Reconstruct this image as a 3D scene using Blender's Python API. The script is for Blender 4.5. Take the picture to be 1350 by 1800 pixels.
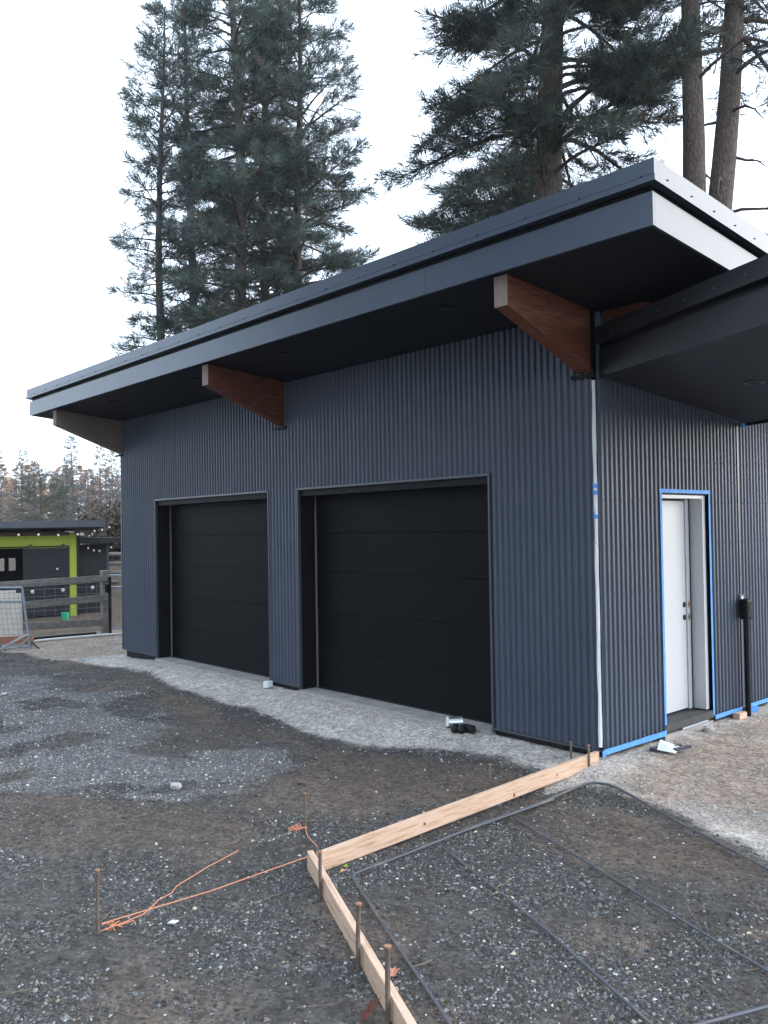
import bpy, math, random
import numpy as np
from mathutils import Vector, Matrix

# ------------------------------------------------------------------ clear
for o in list(bpy.data.objects):
    bpy.data.objects.remove(o)
scene = bpy.context.scene
col = scene.collection
rnd = random.Random(11)
rng = np.random.default_rng(11)

# ------------------------------------------------------------------ camera
YAW, PITCH, ROLL = 0.8419, 0.0199, -0.0155
CAM = Vector((4.047, -5.942, 1.970))
cy, sy, cp, sp = math.cos(YAW), math.sin(YAW), math.cos(PITCH), math.sin(PITCH)
fwd = Vector((-sy*cp, cy*cp, sp)); right = Vector((cy, sy, 0)); up = right.cross(fwd)
cr, sr = math.cos(ROLL), math.sin(ROLL)
r2 = cr*right + sr*up; u2 = -sr*right + cr*up
cam_data = bpy.data.cameras.new('camera')
cam = bpy.data.objects.new('camera', cam_data); col.objects.link(cam)
cam.matrix_world = Matrix(((r2.x, u2.x, -fwd.x, CAM.x), (r2.y, u2.y, -fwd.y, CAM.y), (r2.z, u2.z, -fwd.z, CAM.z), (0, 0, 0, 1)))
cam_data.sensor_fit = 'VERTICAL'; cam_data.sensor_height = 36.0; cam_data.lens = 1503.2/1800*36
cam_data.clip_end = 2000; cam_data.clip_start = 0.05
scene.camera = cam

# ------------------------------------------------------------------ sky, sun, exposure
SUN_AZ = math.radians(38)      # compass bearing of the sun, clockwise from +Y
SUN_EL = math.radians(24)
world = bpy.data.worlds.new('World'); scene.world = world; world.use_nodes = True
wn = world.node_tree.nodes; wl = world.node_tree.links
sky = wn.new('ShaderNodeTexSky'); sky.sky_type = 'NISHITA'; sky.sun_disc = False
sky.sun_elevation = SUN_EL; sky.sun_rotation = SUN_AZ
sky.air_density = 1.0; sky.dust_density = 3.0; sky.ozone_density = 1.0
veil = wn.new('ShaderNodeMix'); veil.data_type = 'RGBA'; veil.inputs['Factor'].default_value = 0.84     # thin bright high cloud over the whole sky
veil.inputs['B'].default_value = (4.3, 5.0, 5.9, 1); wl.new(sky.outputs[0], veil.inputs['A'])
bg = wn['Background']; wl.new(veil.outputs['Result'], bg.inputs['Color']); bg.inputs['Strength'].default_value = 0.15
sun_d = bpy.data.lights.new('sun', 'SUN'); sun_d.energy = 0.5; sun_d.angle = math.radians(54); sun_d.color = (1.0, 0.99, 0.975)
sun = bpy.data.objects.new('sun', sun_d); col.objects.link(sun)
sd = Vector((math.sin(SUN_AZ)*math.cos(SUN_EL), math.cos(SUN_AZ)*math.cos(SUN_EL), math.sin(SUN_EL)))
sun.rotation_euler = sd.to_track_quat('Z', 'Y').to_euler()
scene.view_settings.view_transform = 'Standard'; scene.view_settings.look = 'None'
scene.view_settings.gamma = 1.0; scene.view_settings.use_curve_mapping = False
scene.view_settings.exposure = 1.92

# ------------------------------------------------------------------ helpers
def tag(o, label=None, cat=None, group=None, kind=None):
    if label: o['label'] = label
    if cat: o['category'] = cat
    if group: o['group'] = group
    if kind: o['kind'] = kind
    return o

def wpos(o):
    p = Vector((0, 0, 0))
    while o is not None:
        p += o.location; o = o.parent
    return p

def empty(name, loc, label, cat, group=None):
    o = bpy.data.objects.new(name, None); col.objects.link(o); o.location = loc
    o.empty_display_size = 0.1
    return tag(o, label, cat, group)

def link(name, me, parent=None, loc=None):
    o = bpy.data.objects.new(name, me); col.objects.link(o)
    o.parent = parent
    if loc is not None: o.location = Vector(loc) - (wpos(parent) if parent else Vector((0, 0, 0)))
    return o

class MB:
    """collects shapes in world coordinates; build() links them as one mesh object"""
    def __init__(self): self.v = []; self.f = []
    def hexa(self, p):          # 8 points: bottom ring 0-3, top ring 4-7
        n = len(self.v); self.v += [tuple(q) for q in p]
        self.f += [tuple(n+i for i in f) for f in ((3,2,1,0), (4,5,6,7), (0,1,5,4), (1,2,6,5), (2,3,7,6), (3,0,4,7))]
        return self
    def box(self, x0, x1, y0, y1, z0, z1):
        return self.hexa([(x0,y0,z0),(x1,y0,z0),(x1,y1,z0),(x0,y1,z0),(x0,y0,z1),(x1,y0,z1),(x1,y1,z1),(x0,y1,z1)])
    def bar(self, a, b, w, h, upv=(0,0,1)):   # rectangular bar from a to b
        a = Vector(a); b = Vector(b); d = (b-a).normalized(); s = d.cross(Vector(upv))
        if s.length < 1e-4: s = d.cross(Vector((1,0,0)))
        s.normalize(); t = s.cross(d)
        s *= w/2; t *= h/2
        return self.hexa([a-s-t, a+s-t, b+s-t, b-s-t, a-s+t, a+s+t, b+s+t, b-s+t])
    def tube(self, pts, r, n=8, cap=True):
        pts = [Vector(p) for p in pts]; rs = r if isinstance(r, (list, tuple)) else [r]*len(pts)
        base = len(self.v); prev = None
        for i, p in enumerate(pts):
            d = (pts[min(i+1, len(pts)-1)] - pts[max(i-1, 0)]).normalized()
            s = (prev - d*prev.dot(d)) if prev is not None else d.cross(Vector((0,0,1)) if abs(d.z) < .9 else Vector((1,0,0)))
            s.normalize(); prev = s; t = d.cross(s)
            for k in range(n):
                a = 2*math.pi*k/n; q = p + (s*math.cos(a) + t*math.sin(a))*rs[i]; self.v.append(tuple(q))
        for i in range(len(pts)-1):
            for k in range(n):
                a = base+i*n+k; b = base+i*n+(k+1) % n; self.f.append((a, b, b+n, a+n))
        if cap:
            self.f.append(tuple(base+k for k in range(n))[::-1]); m = base+(len(pts)-1)*n
            self.f.append(tuple(m+k for k in range(n)))
        return self
    def poly(self, pts):
        n = len(self.v); self.v += [tuple(p) for p in pts]; self.f.append(tuple(range(n, n+len(pts)))); return self
    def blob(self, c, rx, ry, rz, seed=0, rough=.15, nu=8, nv=5):
        r = random.Random(seed); n = len(self.v); c = Vector(c)
        self.v.append(tuple(c - Vector((0, 0, rz))))
        for j in range(1, nv):
            ph = -math.pi/2 + math.pi*j/nv
            for i in range(nu):
                a = 2*math.pi*i/nu; k = 1 + r.uniform(-rough, rough)
                self.v.append((c.x+rx*k*math.cos(ph)*math.cos(a), c.y+ry*k*math.cos(ph)*math.sin(a), c.z+rz*k*math.sin(ph)))
        self.v.append(tuple(c + Vector((0, 0, rz)))); m = len(self.v)-1
        for i in range(nu):
            self.f.append((n, n+1+(i+1) % nu, n+1+i)); self.f.append((m, m-nu+i, m-nu+(i+1) % nu))
        for j in range(nv-2):
            for i in range(nu):
                a = n+1+j*nu+i; b = n+1+j*nu+(i+1) % nu; self.f.append((a, b, b+nu, a+nu))
        return self
    def mesh(self, name, mat, off=(0,0,0), smooth=False):
        me = bpy.data.meshes.new(name); off = Vector(off)
        me.from_pydata([tuple(Vector(v)-off) for v in self.v], [], self.f); me.update()
        if mat: me.materials.append(mat)
        if smooth: me.polygons.foreach_set('use_smooth', [True]*len(me.polygons))
        return me
    def build(self, name, mat, parent=None, smooth=False, bevel=0, at=None):
        off = wpos(parent) if parent is not None else Vector((0, 0, 0))
        if parent is None and at is not None: off = Vector(at)
        o = bpy.data.objects.new(name, self.mesh(name, mat, off, smooth)); col.objects.link(o); o.parent = parent
        if parent is None and at is not None: o.location = at
        if bevel:
            m = o.modifiers.new('bevel', 'BEVEL'); m.width = bevel; m.segments = 2; m.limit_method = 'ANGLE'; m.angle_limit = math.radians(40)
        return o

def np_mesh(name, V, F, mat, cols=None, smooth=False):
    me = bpy.data.meshes.new(name); V = np.asarray(V, np.float32); F = np.asarray(F, np.int32)
    n, k = F.shape
    me.vertices.add(len(V)); me.vertices.foreach_set('co', V.ravel())
    me.loops.add(n*k); me.loops.foreach_set('vertex_index', F.ravel())
    me.polygons.add(n); me.polygons.foreach_set('loop_start', np.arange(0, n*k, k, dtype=np.int32))
    me.polygons.foreach_set('loop_total', np.full(n, k, np.int32))
    me.polygons.foreach_set('use_smooth', np.full(n, smooth, bool))
    if cols is not None:
        at_ = me.attributes.new('Col', 'FLOAT_COLOR', 'POINT')
        c4 = np.ones((len(V), 4), np.float32); c4[:, :3] = cols; at_.data.foreach_set('color', c4.ravel())
    me.update(calc_edges=True); me.validate()
    me.materials.append(mat)
    return me

def hash2(i, j, seed):
    h = (i.astype(np.int64)*374761393 + j.astype(np.int64)*668265263 + seed*974634777) & 0x7fffffff
    h = ((h ^ (h >> 13))*1274126177) & 0x7fffffff
    return ((h ^ (h >> 16)) & 0xffff)/65535.0
def vnoise(x, y, s, seed=0):
    x = np.asarray(x)/s; y = np.asarray(y)/s; i = np.floor(x); j = np.floor(y); fx = x-i; fy = y-j
    fx = fx*fx*(3-2*fx); fy = fy*fy*(3-2*fy)
    a = hash2(i, j, seed); b = hash2(i+1, j, seed); c = hash2(i, j+1, seed); d = hash2(i+1, j+1, seed)
    return (a*(1-fx)+b*fx)*(1-fy)+(c*(1-fx)+d*fx)*fy
def fbm(x, y, s, seed=0, o=4):
    t = 0; a = .5; n = 0
    for k in range(o):
        t = t+a*vnoise(x, y, s/2**k, seed+k*17); n += a; a *= .5
    return t/n
def sstep(a, b, x):
    t = np.clip((x-a)/(b-a), 0, 1); return t*t*(3-2*t)

# ------------------------------------------------------------------ materials
def mat(name, base=(.5,.5,.5), rough=.5, spec=.5, metal=0, noise=None, bump=None, attr=False, stretch=None, coat=0, trans=0):
    """noise = (scale, colour2, contrast low, high); bump = (scale, strength, distance)"""
    m = bpy.data.materials.new(name); m.use_nodes = True; nt = m.node_tree; N = nt.nodes; L = nt.links
    b = N['Principled BSDF']; b.inputs['Roughness'].default_value = rough; b.inputs['Metallic'].default_value = metal
    b.inputs['Specular IOR Level'].default_value = spec; b.inputs['Coat Weight'].default_value = coat
    b.inputs['Base Color'].default_value = (*base, 1)
    vec = None
    if noise or bump:
        tc = N.new('ShaderNodeTexCoord'); vec = tc.outputs['Object']
        if stretch:
            mp = N.new('ShaderNodeMapping'); mp.inputs['Scale'].default_value = stretch; L.new(vec, mp.inputs['Vector']); vec = mp.outputs['Vector']
    src = None
    if attr:
        a = N.new('ShaderNodeAttribute'); a.attribute_name = 'Col'; src = a.outputs['Color']; L.new(src, b.inputs['Base Color'])
    if noise:
        sc, c2, lo, hi = noise
        t = N.new('ShaderNodeTexNoise'); t.inputs['Scale'].default_value = sc; t.inputs['Detail'].default_value = 6; t.inputs['Roughness'].default_value = .6
        L.new(vec, t.inputs['Vector'])
        r = N.new('ShaderNodeMapRange'); r.inputs['From Min'].default_value = lo; r.inputs['From Max'].default_value = hi; L.new(t.outputs['Fac'], r.inputs['Value'])
        x = N.new('ShaderNodeMix'); x.data_type = 'RGBA'; L.new(r.outputs['Result'], x.inputs['Factor'])
        if src is not None:
            x.blend_type = 'MULTIPLY'; L.new(src, x.inputs['A'])
        else: x.inputs['A'].default_value = (*base, 1)
        x.inputs['B'].default_value = (*c2, 1); L.new(x.outputs['Result'], b.inputs['Base Color'])
    if bump:
        sc, st, di = bump
        t = N.new('ShaderNodeTexNoise'); t.inputs['Scale'].default_value = sc; t.inputs['Detail'].default_value = 5; L.new(vec, t.inputs['Vector'])
        bp = N.new('ShaderNodeBump'); bp.inputs['Strength'].default_value = st; bp.inputs['Distance'].default_value = di
        L.new(t.outputs['Fac'], bp.inputs['Height']); L.new(bp.outputs['Normal'], b.inputs['Normal'])
    if trans:
        tr = N.new('ShaderNodeBsdfTranslucent'); mx = N.new('ShaderNodeMixShader'); mx.inputs['Fac'].default_value = trans
        if src is not None: L.new(src, tr.inputs['Color'])
        else: tr.inputs['Color'].default_value = (*base, 1)
        L.new(b.outputs['BSDF'], mx.inputs[1]); L.new(tr.outputs['BSDF'], mx.inputs[2]); L.new(mx.outputs['Shader'], N['Material Output'].inputs['Surface'])
    return m

M = {}
M['cladding'] = mat('cladding', (.055,.071,.106), .42, .45, 0, noise=(1.4, (.065,.083,.120), .35, .7))
M['trim'] = mat('trim', (.062,.070,.090), .33, .5, 0, noise=(3, (.075,.085,.105), .35, .7))
M['fascia'] = mat('fascia', (.030,.040,.064), .28, .5, 0, noise=(1.2, (.040,.051,.078), .3, .7), bump=(1.1, .2, .03))
M['fascia'].node_tree.nodes['Principled BSDF'].inputs['Specular Tint'].default_value = (.78, .89, 1, 1)
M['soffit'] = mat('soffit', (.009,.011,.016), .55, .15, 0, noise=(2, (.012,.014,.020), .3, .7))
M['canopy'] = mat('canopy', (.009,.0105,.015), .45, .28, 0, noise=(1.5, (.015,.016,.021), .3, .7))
M['black'] = mat('black', (.007,.0078,.010), .55, .15, 0, noise=(6, (.011,.012,.014), .35, .7))
M['door_black'] = mat('door_black', (.0024,.0031,.0046), .55, .10, 0, noise=(7, (.0042,.005,.0068), .35, .7), bump=(60, .35, .004), stretch=(.12, 1, 1.6))
M['foundation'] = mat('foundation', (.018,.018,.019), .9, .3, 0, noise=(18, (.05,.048,.045), .5, .75), bump=(30, .6, .01))
M['concrete'] = mat('concrete', (.36,.35,.34), .9, .3, 0, noise=(9, (.24,.225,.21), .45, .7), bump=(40, .3, .005))
M['beam'] = mat('beam', (.22,.075,.042), .5, .25, 0, noise=(9, (.085,.028,.018), .36, .64), bump=(22, .25, .006), stretch=(9, .7, 9))
M['beam_grey'] = mat('beam_grey', (.30,.235,.19), .55, .3, 0, noise=(9, (.20,.15,.12), .36, .66), bump=(22, .25, .006), stretch=(9, .7, 9))
M['beam_end'] = mat('beam_end', (.22,.165,.135), .7, .3, 0, noise=(30, (.26,.19,.16), .35, .7), stretch=(1, 1, .25))
M['white_paint'] = mat('white_paint', (.56,.58,.60), .35, .5, 0, noise=(2.5, (.56,.58,.60), .35, .7))
M['wrap'] = mat('wrap', (.78,.80,.80), .5, .4, 0, bump=(14, .8, .012))
M['tape'] = mat('tape', (.085,.30,.72), .6, .3, 0, noise=(22, (.13,.37,.80), .4, .7), bump=(30, .4, .003))
M['ink_grey'] = mat('ink_grey', (.42,.46,.52), .6)
M['lumber'] = mat('lumber', (.66,.47,.35), .75, .25, 0, noise=(5, (.45,.27,.165), .46, .70), bump=(30, .2, .003), stretch=(14, 1.1, 14))
M['lumber_x'] = mat('lumber_x', (.66,.47,.35), .75, .25, 0, noise=(5, (.45,.27,.165), .46, .70), bump=(30, .2, .003), stretch=(1.1, 14, 14))
M['knot'] = mat('knot', (.22,.10,.05), .7, .3)
M['rust'] = mat('rust', (.16,.115,.085), .75, .4, .3, noise=(25, (.22,.20,.18), .4, .65), bump=(60, .4, .003))
M['stake_head'] = mat('stake_head', (.36,.19,.12), .7, .4, .2)
M['rebar'] = mat('rebar', (.085,.095,.115), .5, .5, .2, noise=(4, (.22,.165,.12), .52, .72), bump=(150, .5, .002))
M['string'] = mat('string', (.70,.30,.17), .8, .2)
M['stone'] = mat('stone', (.52,.50,.47), .9, .3, 0, noise=(14, (.38,.36,.34), .4, .7), bump=(25, .4, .01))
M['stone_brown'] = mat('stone_brown', (.17,.11,.085), .9, .3, 0, noise=(14, (.10,.07,.055), .4, .7), bump=(25, .4, .01))
M['leaf_tan'] = mat('leaf_tan', (.55,.34,.20), .8, .2, 0, noise=(30, (.36,.20,.11), .4, .7))
M['leaf_red'] = mat('leaf_red', (.085,.022,.018), .7, .3, 0, noise=(30, (.16,.05,.03), .4, .7))
M['leaf_green'] = mat('leaf_green', (.36,.48,.05), .6, .3)
M['leaf_pink'] = mat('leaf_pink', (.42,.20,.14), .8, .2)
M['paper'] = mat('paper', (.74,.80,.82), .6, .3, 0, bump=(20, .5, .006))
M['tin'] = mat('tin', (.62,.64,.66), .3, .6, .85)
M['rubber'] = mat('rubber', (.008,.008,.009), .6, .4)
M['sheet_metal'] = mat('sheet_metal', (.05,.06,.085), .35, .5)
M['galv'] = mat('galv', (.30,.34,.40), .45, .5, .6, noise=(8, (.22,.25,.30), .4, .7))
M['wire'] = mat('wire', (.20,.21,.22), .5, .5, .5)
M['fence_wood'] = mat('fence_wood', (.23,.215,.20), .9, .2, 0, noise=(6, (.13,.115,.10), .42, .7), bump=(20, .4, .006), stretch=(2, 2, 2))
M['lime'] = mat('lime', (.43,.54,.07), .6, .35, 0, noise=(3, (.38,.48,.06), .35, .7))
M['shed_dark'] = mat('shed_dark', (.020,.022,.027), .6, .35, 0, noise=(5, (.030,.032,.037), .4, .7))
M['shed_roof'] = mat('shed_roof', (.075,.085,.105), .4, .5, 0, noise=(2, (.09,.10,.12), .4, .7))
M['shed_brown'] = mat('shed_brown', (.13,.09,.075), .8, .3)
M['pane'] = mat('pane', (.30,.31,.32), .25, .5)
M['bulb'] = mat('bulb', (.78,.77,.72), .2, .6)
M['osb'] = mat('osb', (.55,.50,.44), .8, .3, 0, noise=(5, (.46,.41,.35), .4, .7))
M['red_paint'] = mat('red_paint', (.45,.17,.10), .7, .3, 0, noise=(8, (.33,.12,.08), .4, .7))
M['hose'] = mat('hose', (.30,.31,.29), .6, .4)
M['bucket'] = mat('bucket', (.045,.46,.24), .5, .4)
M['pan'] = mat('pan', (.035,.045,.075), .6, .4)
M['pvc'] = mat('pvc', (.72,.72,.70), .5, .4)
M['bark'] = mat('bark', (.115,.082,.064), .95, .2, 0, noise=(7, (.045,.034,.030), .42, .62), bump=(9, 1.0, .06), stretch=(1, 1, .35))
M['bark_far'] = mat('bark_far', (.10,.085,.075), .95, .2, 0, noise=(4, (.055,.046,.042), .4, .65))
M['needles'] = mat('needles', attr=True, rough=.6, spec=.3, trans=.25)
M['leaves'] = mat('leaves', attr=True, rough=.7, spec=.2, trans=.3)
M['sill'] = mat('sill', (.075,.075,.078), .8, .3, 0, noise=(12, (.05,.05,.052), .4, .7), bump=(40, .3, .004))
M['glass'] = mat('glass', (.9,.92,.93), .02, .5)
M['glass'].node_tree.nodes['Principled BSDF'].inputs['Transmission Weight'].default_value = 1.0
M['gravel'] = mat('gravel', attr=True, rough=.8, spec=.35)
M['dry'] = mat('dry', (.27,.20,.14), .85, .2)

def plate_bark():
    m = mat('bark_plates', (.20,.13,.095), .95, .2); nt = m.node_tree; N = nt.nodes; L = nt.links; b = N['Principled BSDF']
    tc = N.new('ShaderNodeTexCoord'); mp = N.new('ShaderNodeMapping'); mp.inputs['Scale'].default_value = (9, 9, 3.0); L.new(tc.outputs['Object'], mp.inputs['Vector'])
    ns = N.new('ShaderNodeTexNoise'); ns.inputs['Scale'].default_value = 1.6; ns.inputs['Detail'].default_value = 6; L.new(mp.outputs['Vector'], ns.inputs['Vector'])
    vs = N.new('ShaderNodeVectorMath'); vs.operation = 'MULTIPLY_ADD'; vs.inputs[1].default_value = (1.6, 1.6, 1.6); L.new(ns.outputs['Color'], vs.inputs[0]); L.new(mp.outputs['Vector'], vs.inputs[2])
    vo = N.new('ShaderNodeTexVoronoi'); vo.feature = 'DISTANCE_TO_EDGE'; vo.inputs['Scale'].default_value = 1.5; L.new(vs.outputs['Vector'], vo.inputs['Vector'])
    n2 = N.new('ShaderNodeTexNoise'); n2.inputs['Scale'].default_value = 3; n2.inputs['Detail'].default_value = 8; n2.inputs['Roughness'].default_value = .7; L.new(mp.outputs['Vector'], n2.inputs['Vector'])
    mu = N.new('ShaderNodeMath'); mu.operation = 'MULTIPLY_ADD'; mu.inputs[1].default_value = .9; L.new(vo.outputs['Distance'], mu.inputs[0])
    m2 = N.new('ShaderNodeMath'); m2.operation = 'MULTIPLY_ADD'; m2.inputs[1].default_value = .55; m2.inputs[2].default_value = -.16; L.new(n2.outputs['Fac'], m2.inputs[0]); L.new(m2.outputs['Value'], mu.inputs[2])
    rp = N.new('ShaderNodeValToRGB'); rp.color_ramp.elements[0].color = (.045,.038,.034,1); rp.color_ramp.elements[1].color = (.165,.130,.108,1); rp.color_ramp.elements[1].position = .34
    L.new(mu.outputs['Value'], rp.inputs['Fac']); L.new(rp.outputs['Color'], b.inputs['Base Color'])
    bp = N.new('ShaderNodeBump'); bp.inputs['Strength'].default_value = 1; bp.inputs['Distance'].default_value = .05; L.new(mu.outputs['Value'], bp.inputs['Height']); L.new(bp.outputs['Normal'], b.inputs['Normal'])
    return m
M['bark_plates'] = plate_bark()

def add_splash(m, z0, z1, colr, amount=.8, scale=26):
    """dried mud flecks that thin out with height above the ground (world z0..z1)"""
    nt = m.node_tree; N = nt.nodes; L = nt.links; b = N['Principled BSDF']; inp = b.inputs['Base Color']
    ge = N.new('ShaderNodeNewGeometry'); sx = N.new('ShaderNodeSeparateXYZ'); L.new(ge.outputs['Position'], sx.inputs['Vector'])
    hr = N.new('ShaderNodeMapRange'); hr.inputs['From Min'].default_value = z0; hr.inputs['From Max'].default_value = z1; hr.inputs['To Min'].default_value = .56; hr.inputs['To Max'].default_value = .76; L.new(sx.outputs['Z'], hr.inputs['Value'])
    ns = N.new('ShaderNodeTexNoise'); ns.inputs['Scale'].default_value = scale; ns.inputs['Detail'].default_value = 8; ns.inputs['Roughness'].default_value = .75; L.new(ge.outputs['Position'], ns.inputs['Vector'])
    su = N.new('ShaderNodeMath'); su.operation = 'SUBTRACT'; L.new(ns.outputs['Fac'], su.inputs[0]); L.new(hr.outputs['Result'], su.inputs[1])
    r_ = N.new('ShaderNodeMapRange'); r_.inputs['From Min'].default_value = 0; r_.inputs['From Max'].default_value = .08; r_.inputs['To Max'].default_value = amount; L.new(su.outputs['Value'], r_.inputs['Value'])
    mx = N.new('ShaderNodeMix'); mx.data_type = 'RGBA'; mx.inputs['B'].default_value = (*colr, 1); L.new(r_.outputs['Result'], mx.inputs['Factor'])
    if inp.is_linked: L.new(inp.links[0].from_socket, mx.inputs['A'])
    else: mx.inputs['A'].default_value = inp.default_value
    L.new(mx.outputs['Result'], inp)
add_splash(M['door_black'], .10, .75, (.055,.050,.045), .7); add_splash(M['cladding'], .14, .65, (.13,.115,.10), .5)
add_splash(M['lumber'], -.02, .11, (.13,.105,.085), .8, 18); add_splash(M['lumber_x'], -.02, .11, (.13,.105,.085), .8, 18)
def ground_mat():
    m = mat('ground', attr=True, rough=.92, spec=.25); nt = m.node_tree; N = nt.nodes; L = nt.links; b = N['Principled BSDF']
    at_ = [n for n in N if n.type == 'ATTRIBUTE'][0]
    tc = N.new('ShaderNodeTexCoord')
    vo = N.new('ShaderNodeTexVoronoi'); vo.inputs['Scale'].default_value = 48; vo.inputs['Randomness'].default_value = 1; L.new(tc.outputs['Object'], vo.inputs['Vector'])
    sh = N.new('ShaderNodeSeparateColor'); L.new(vo.outputs['Color'], sh.inputs['Color'])
    r1 = N.new('ShaderNodeMapRange'); r1.inputs['To Min'].default_value = .62; r1.inputs['To Max'].default_value = 1.42; L.new(sh.outputs['Red'], r1.inputs['Value'])
    n2 = N.new('ShaderNodeTexNoise'); n2.inputs['Scale'].default_value = 9; n2.inputs['Detail'].default_value = 8; n2.inputs['Roughness'].default_value = .7; L.new(tc.outputs['Object'], n2.inputs['Vector'])
    r2_ = N.new('ShaderNodeMapRange'); r2_.inputs['From Min'].default_value = .3; r2_.inputs['From Max'].default_value = .7; r2_.inputs['To Min'].default_value = .65; r2_.inputs['To Max'].default_value = 1.3; L.new(n2.outputs['Fac'], r2_.inputs['Value'])
    mu = N.new('ShaderNodeMath'); mu.operation = 'MULTIPLY'; L.new(r1.outputs['Result'], mu.inputs[0]); L.new(r2_.outputs['Result'], mu.inputs[1])
    vm = N.new('ShaderNodeVectorMath'); vm.operation = 'SCALE'; L.new(at_.outputs['Color'], vm.inputs[0]); L.new(mu.outputs['Value'], vm.inputs['Scale'])
    L.new(vm.outputs['Vector'], b.inputs['Base Color'])
    b1 = N.new('ShaderNodeBump'); b1.inputs['Strength'].default_value = .4; b1.inputs['Distance'].default_value = .012; L.new(vo.outputs['Distance'], b1.inputs['Height']); b1.invert = True
    b2 = N.new('ShaderNodeBump'); b2.inputs['Strength'].default_value = .6; b2.inputs['Distance'].default_value = .03; L.new(n2.outputs['Fac'], b2.inputs['Height']); L.new(b1.outputs['Normal'], b2.inputs['Normal'])
    L.new(b2.outputs['Normal'], b.inputs['Normal'])
    return m
M['ground'] = ground_mat()

# ------------------------------------------------------------------ ground
XL, D1L, D1R, D2L, D2R = -8.84, -7.67, -4.72, -4.09, -1.15      # front wall: end, door openings
ZB, ZH = 0.15, 2.44                                              # cladding bottom, door head
LIGHT = [(-13,-1.4),(-9.4,-1.0),(-8.6,-.72),(-7.65,-.57),(-6.7,-.68),(-5.83,-.85),(-4.77,-.82),(-3.72,-.95),(-2.74,-1.07),(-1.9,-1.05),(-1.5,-.87),(-1.07,-.60),(-.63,-.52),(-.21,-.60),(.1,-.93),(.22,-.75),(.29,-.57),(.59,-.58),(1.12,-.74),(1.53,-.89),(1.81,-1.04),(3,-1.6),(9,-3),(9,9),(-13,9)]
CRUSH = [(-8.41,-2.0),(-7.3,-.95),(-4.34,-1.55),(-3.03,-1.33),(-2.23,-1.44),(-1.65,-2.08),(-1.58,-2.53),(-1.98,-3.03),(-2.4,-3.9),(-1.3,-4.6),(-2.2,-5.6),(-6,-5.2)]
SOILS = [[(-7.36,-.71),(-3.9,-1.12),(-2.25,-1.17),(-1.44,-.92),(-.26,-.68),(-.19,-1.22),(-.35,-2.1),(-.65,-2.39),(-1.09,-2.84),(-1.5,-2.3),(-1.75,-1.6),(-2.4,-1.35),(-4.3,-1.45)],
         [(-2.74,-3.81),(-1.87,-3.3),(-1.13,-2.72),(-.49,-2.69),(-.67,-3.29),(-1.74,-4.12)],
         [(.12,-1.09),(.67,-.71),(1.27,-.88),(1.88,-1.2),(1.5,-1.6),(.78,-1.6)],
         [(.3,-4.2),(.9,-4.1),(1.1,-4.5),(.4,-4.6)]]
def sdist(x, y, poly):
    d = np.full(x.shape, 1e9); ins = np.zeros(x.shape, bool); n = len(poly)
    for i in range(n):
        ax, ay = poly[i]; bx, by = poly[(i+1) % n]; ex, ey = bx-ax, by-ay
        t = np.clip(((x-ax)*ex+(y-ay)*ey)/(ex*ex+ey*ey), 0, 1)
        d = np.minimum(d, np.hypot(x-ax-t*ex, y-ay-t*ey))
        c = ((ay > y) != (by > y)) & (x < ex*(y-ay)/(ey if ey else 1e-9)+ax); ins ^= c
    return np.where(ins, -d, d)
def gz(x, y):
    x = np.asarray(x, float); y = np.asarray(y, float)
    dx = np.maximum(np.maximum(XL-x, x), 0); dy = np.maximum(np.maximum(-y, y-6), 0); d = np.hypot(dx, dy)
    k = .075*np.exp(-(d/.55)**2)*(1-.75*sstep(-7.4, -8.6, x))
    mound = .03*np.exp(-((y+.25)/.3)**2)*(sstep(-7.9, -7.2, x)*sstep(-4.4, -5, x)+sstep(-4.3, -3.8, x)*sstep(-1.0, -1.6, x))
    far = np.hypot(x-4, y+6)
    z = k+mound+(fbm(x, y, 1.3, 3)-.5)*.05*(1-np.exp(-(d/.5)**2))+(fbm(x, y, .22, 9, 3)-.5)*.022
    z = z+sstep(19, 24, far)*.12+sstep(26, 80, far)*1.2
    bank = sstep(-15.5, -20, x)*sstep(3.2, 6.0, y)*1.3
    return z+bank
def gz1(x, y): return float(gz(np.array([x]), np.array([y]))[0])
def zones(x, y):
    w = (fbm(x, y, .5, 21)-.5)*.5+(fbm(x, y, .09, 5, 2)-.5)*.12
    light = sstep(.10, -.08, sdist(x, y, LIGHT)+w*.5+.12)
    cn = fbm(x, y, .45, 63)
    crush = sstep(.75, -.55, sdist(x, y, CRUSH)+w*1.0-.1)*(.25+.75*sstep(.36, .60, cn))
    soil = np.zeros_like(x)
    for s in SOILS: soil = np.maximum(soil, sstep(.22, -.16, sdist(x, y, s)+w*1.1))
    soil = np.maximum(soil, sstep(.58, .70, fbm(x, y, .8, 77))*.85*(1-crush))
    return light, crush*(1-soil)*(1-light), soil*(1-light)
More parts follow.
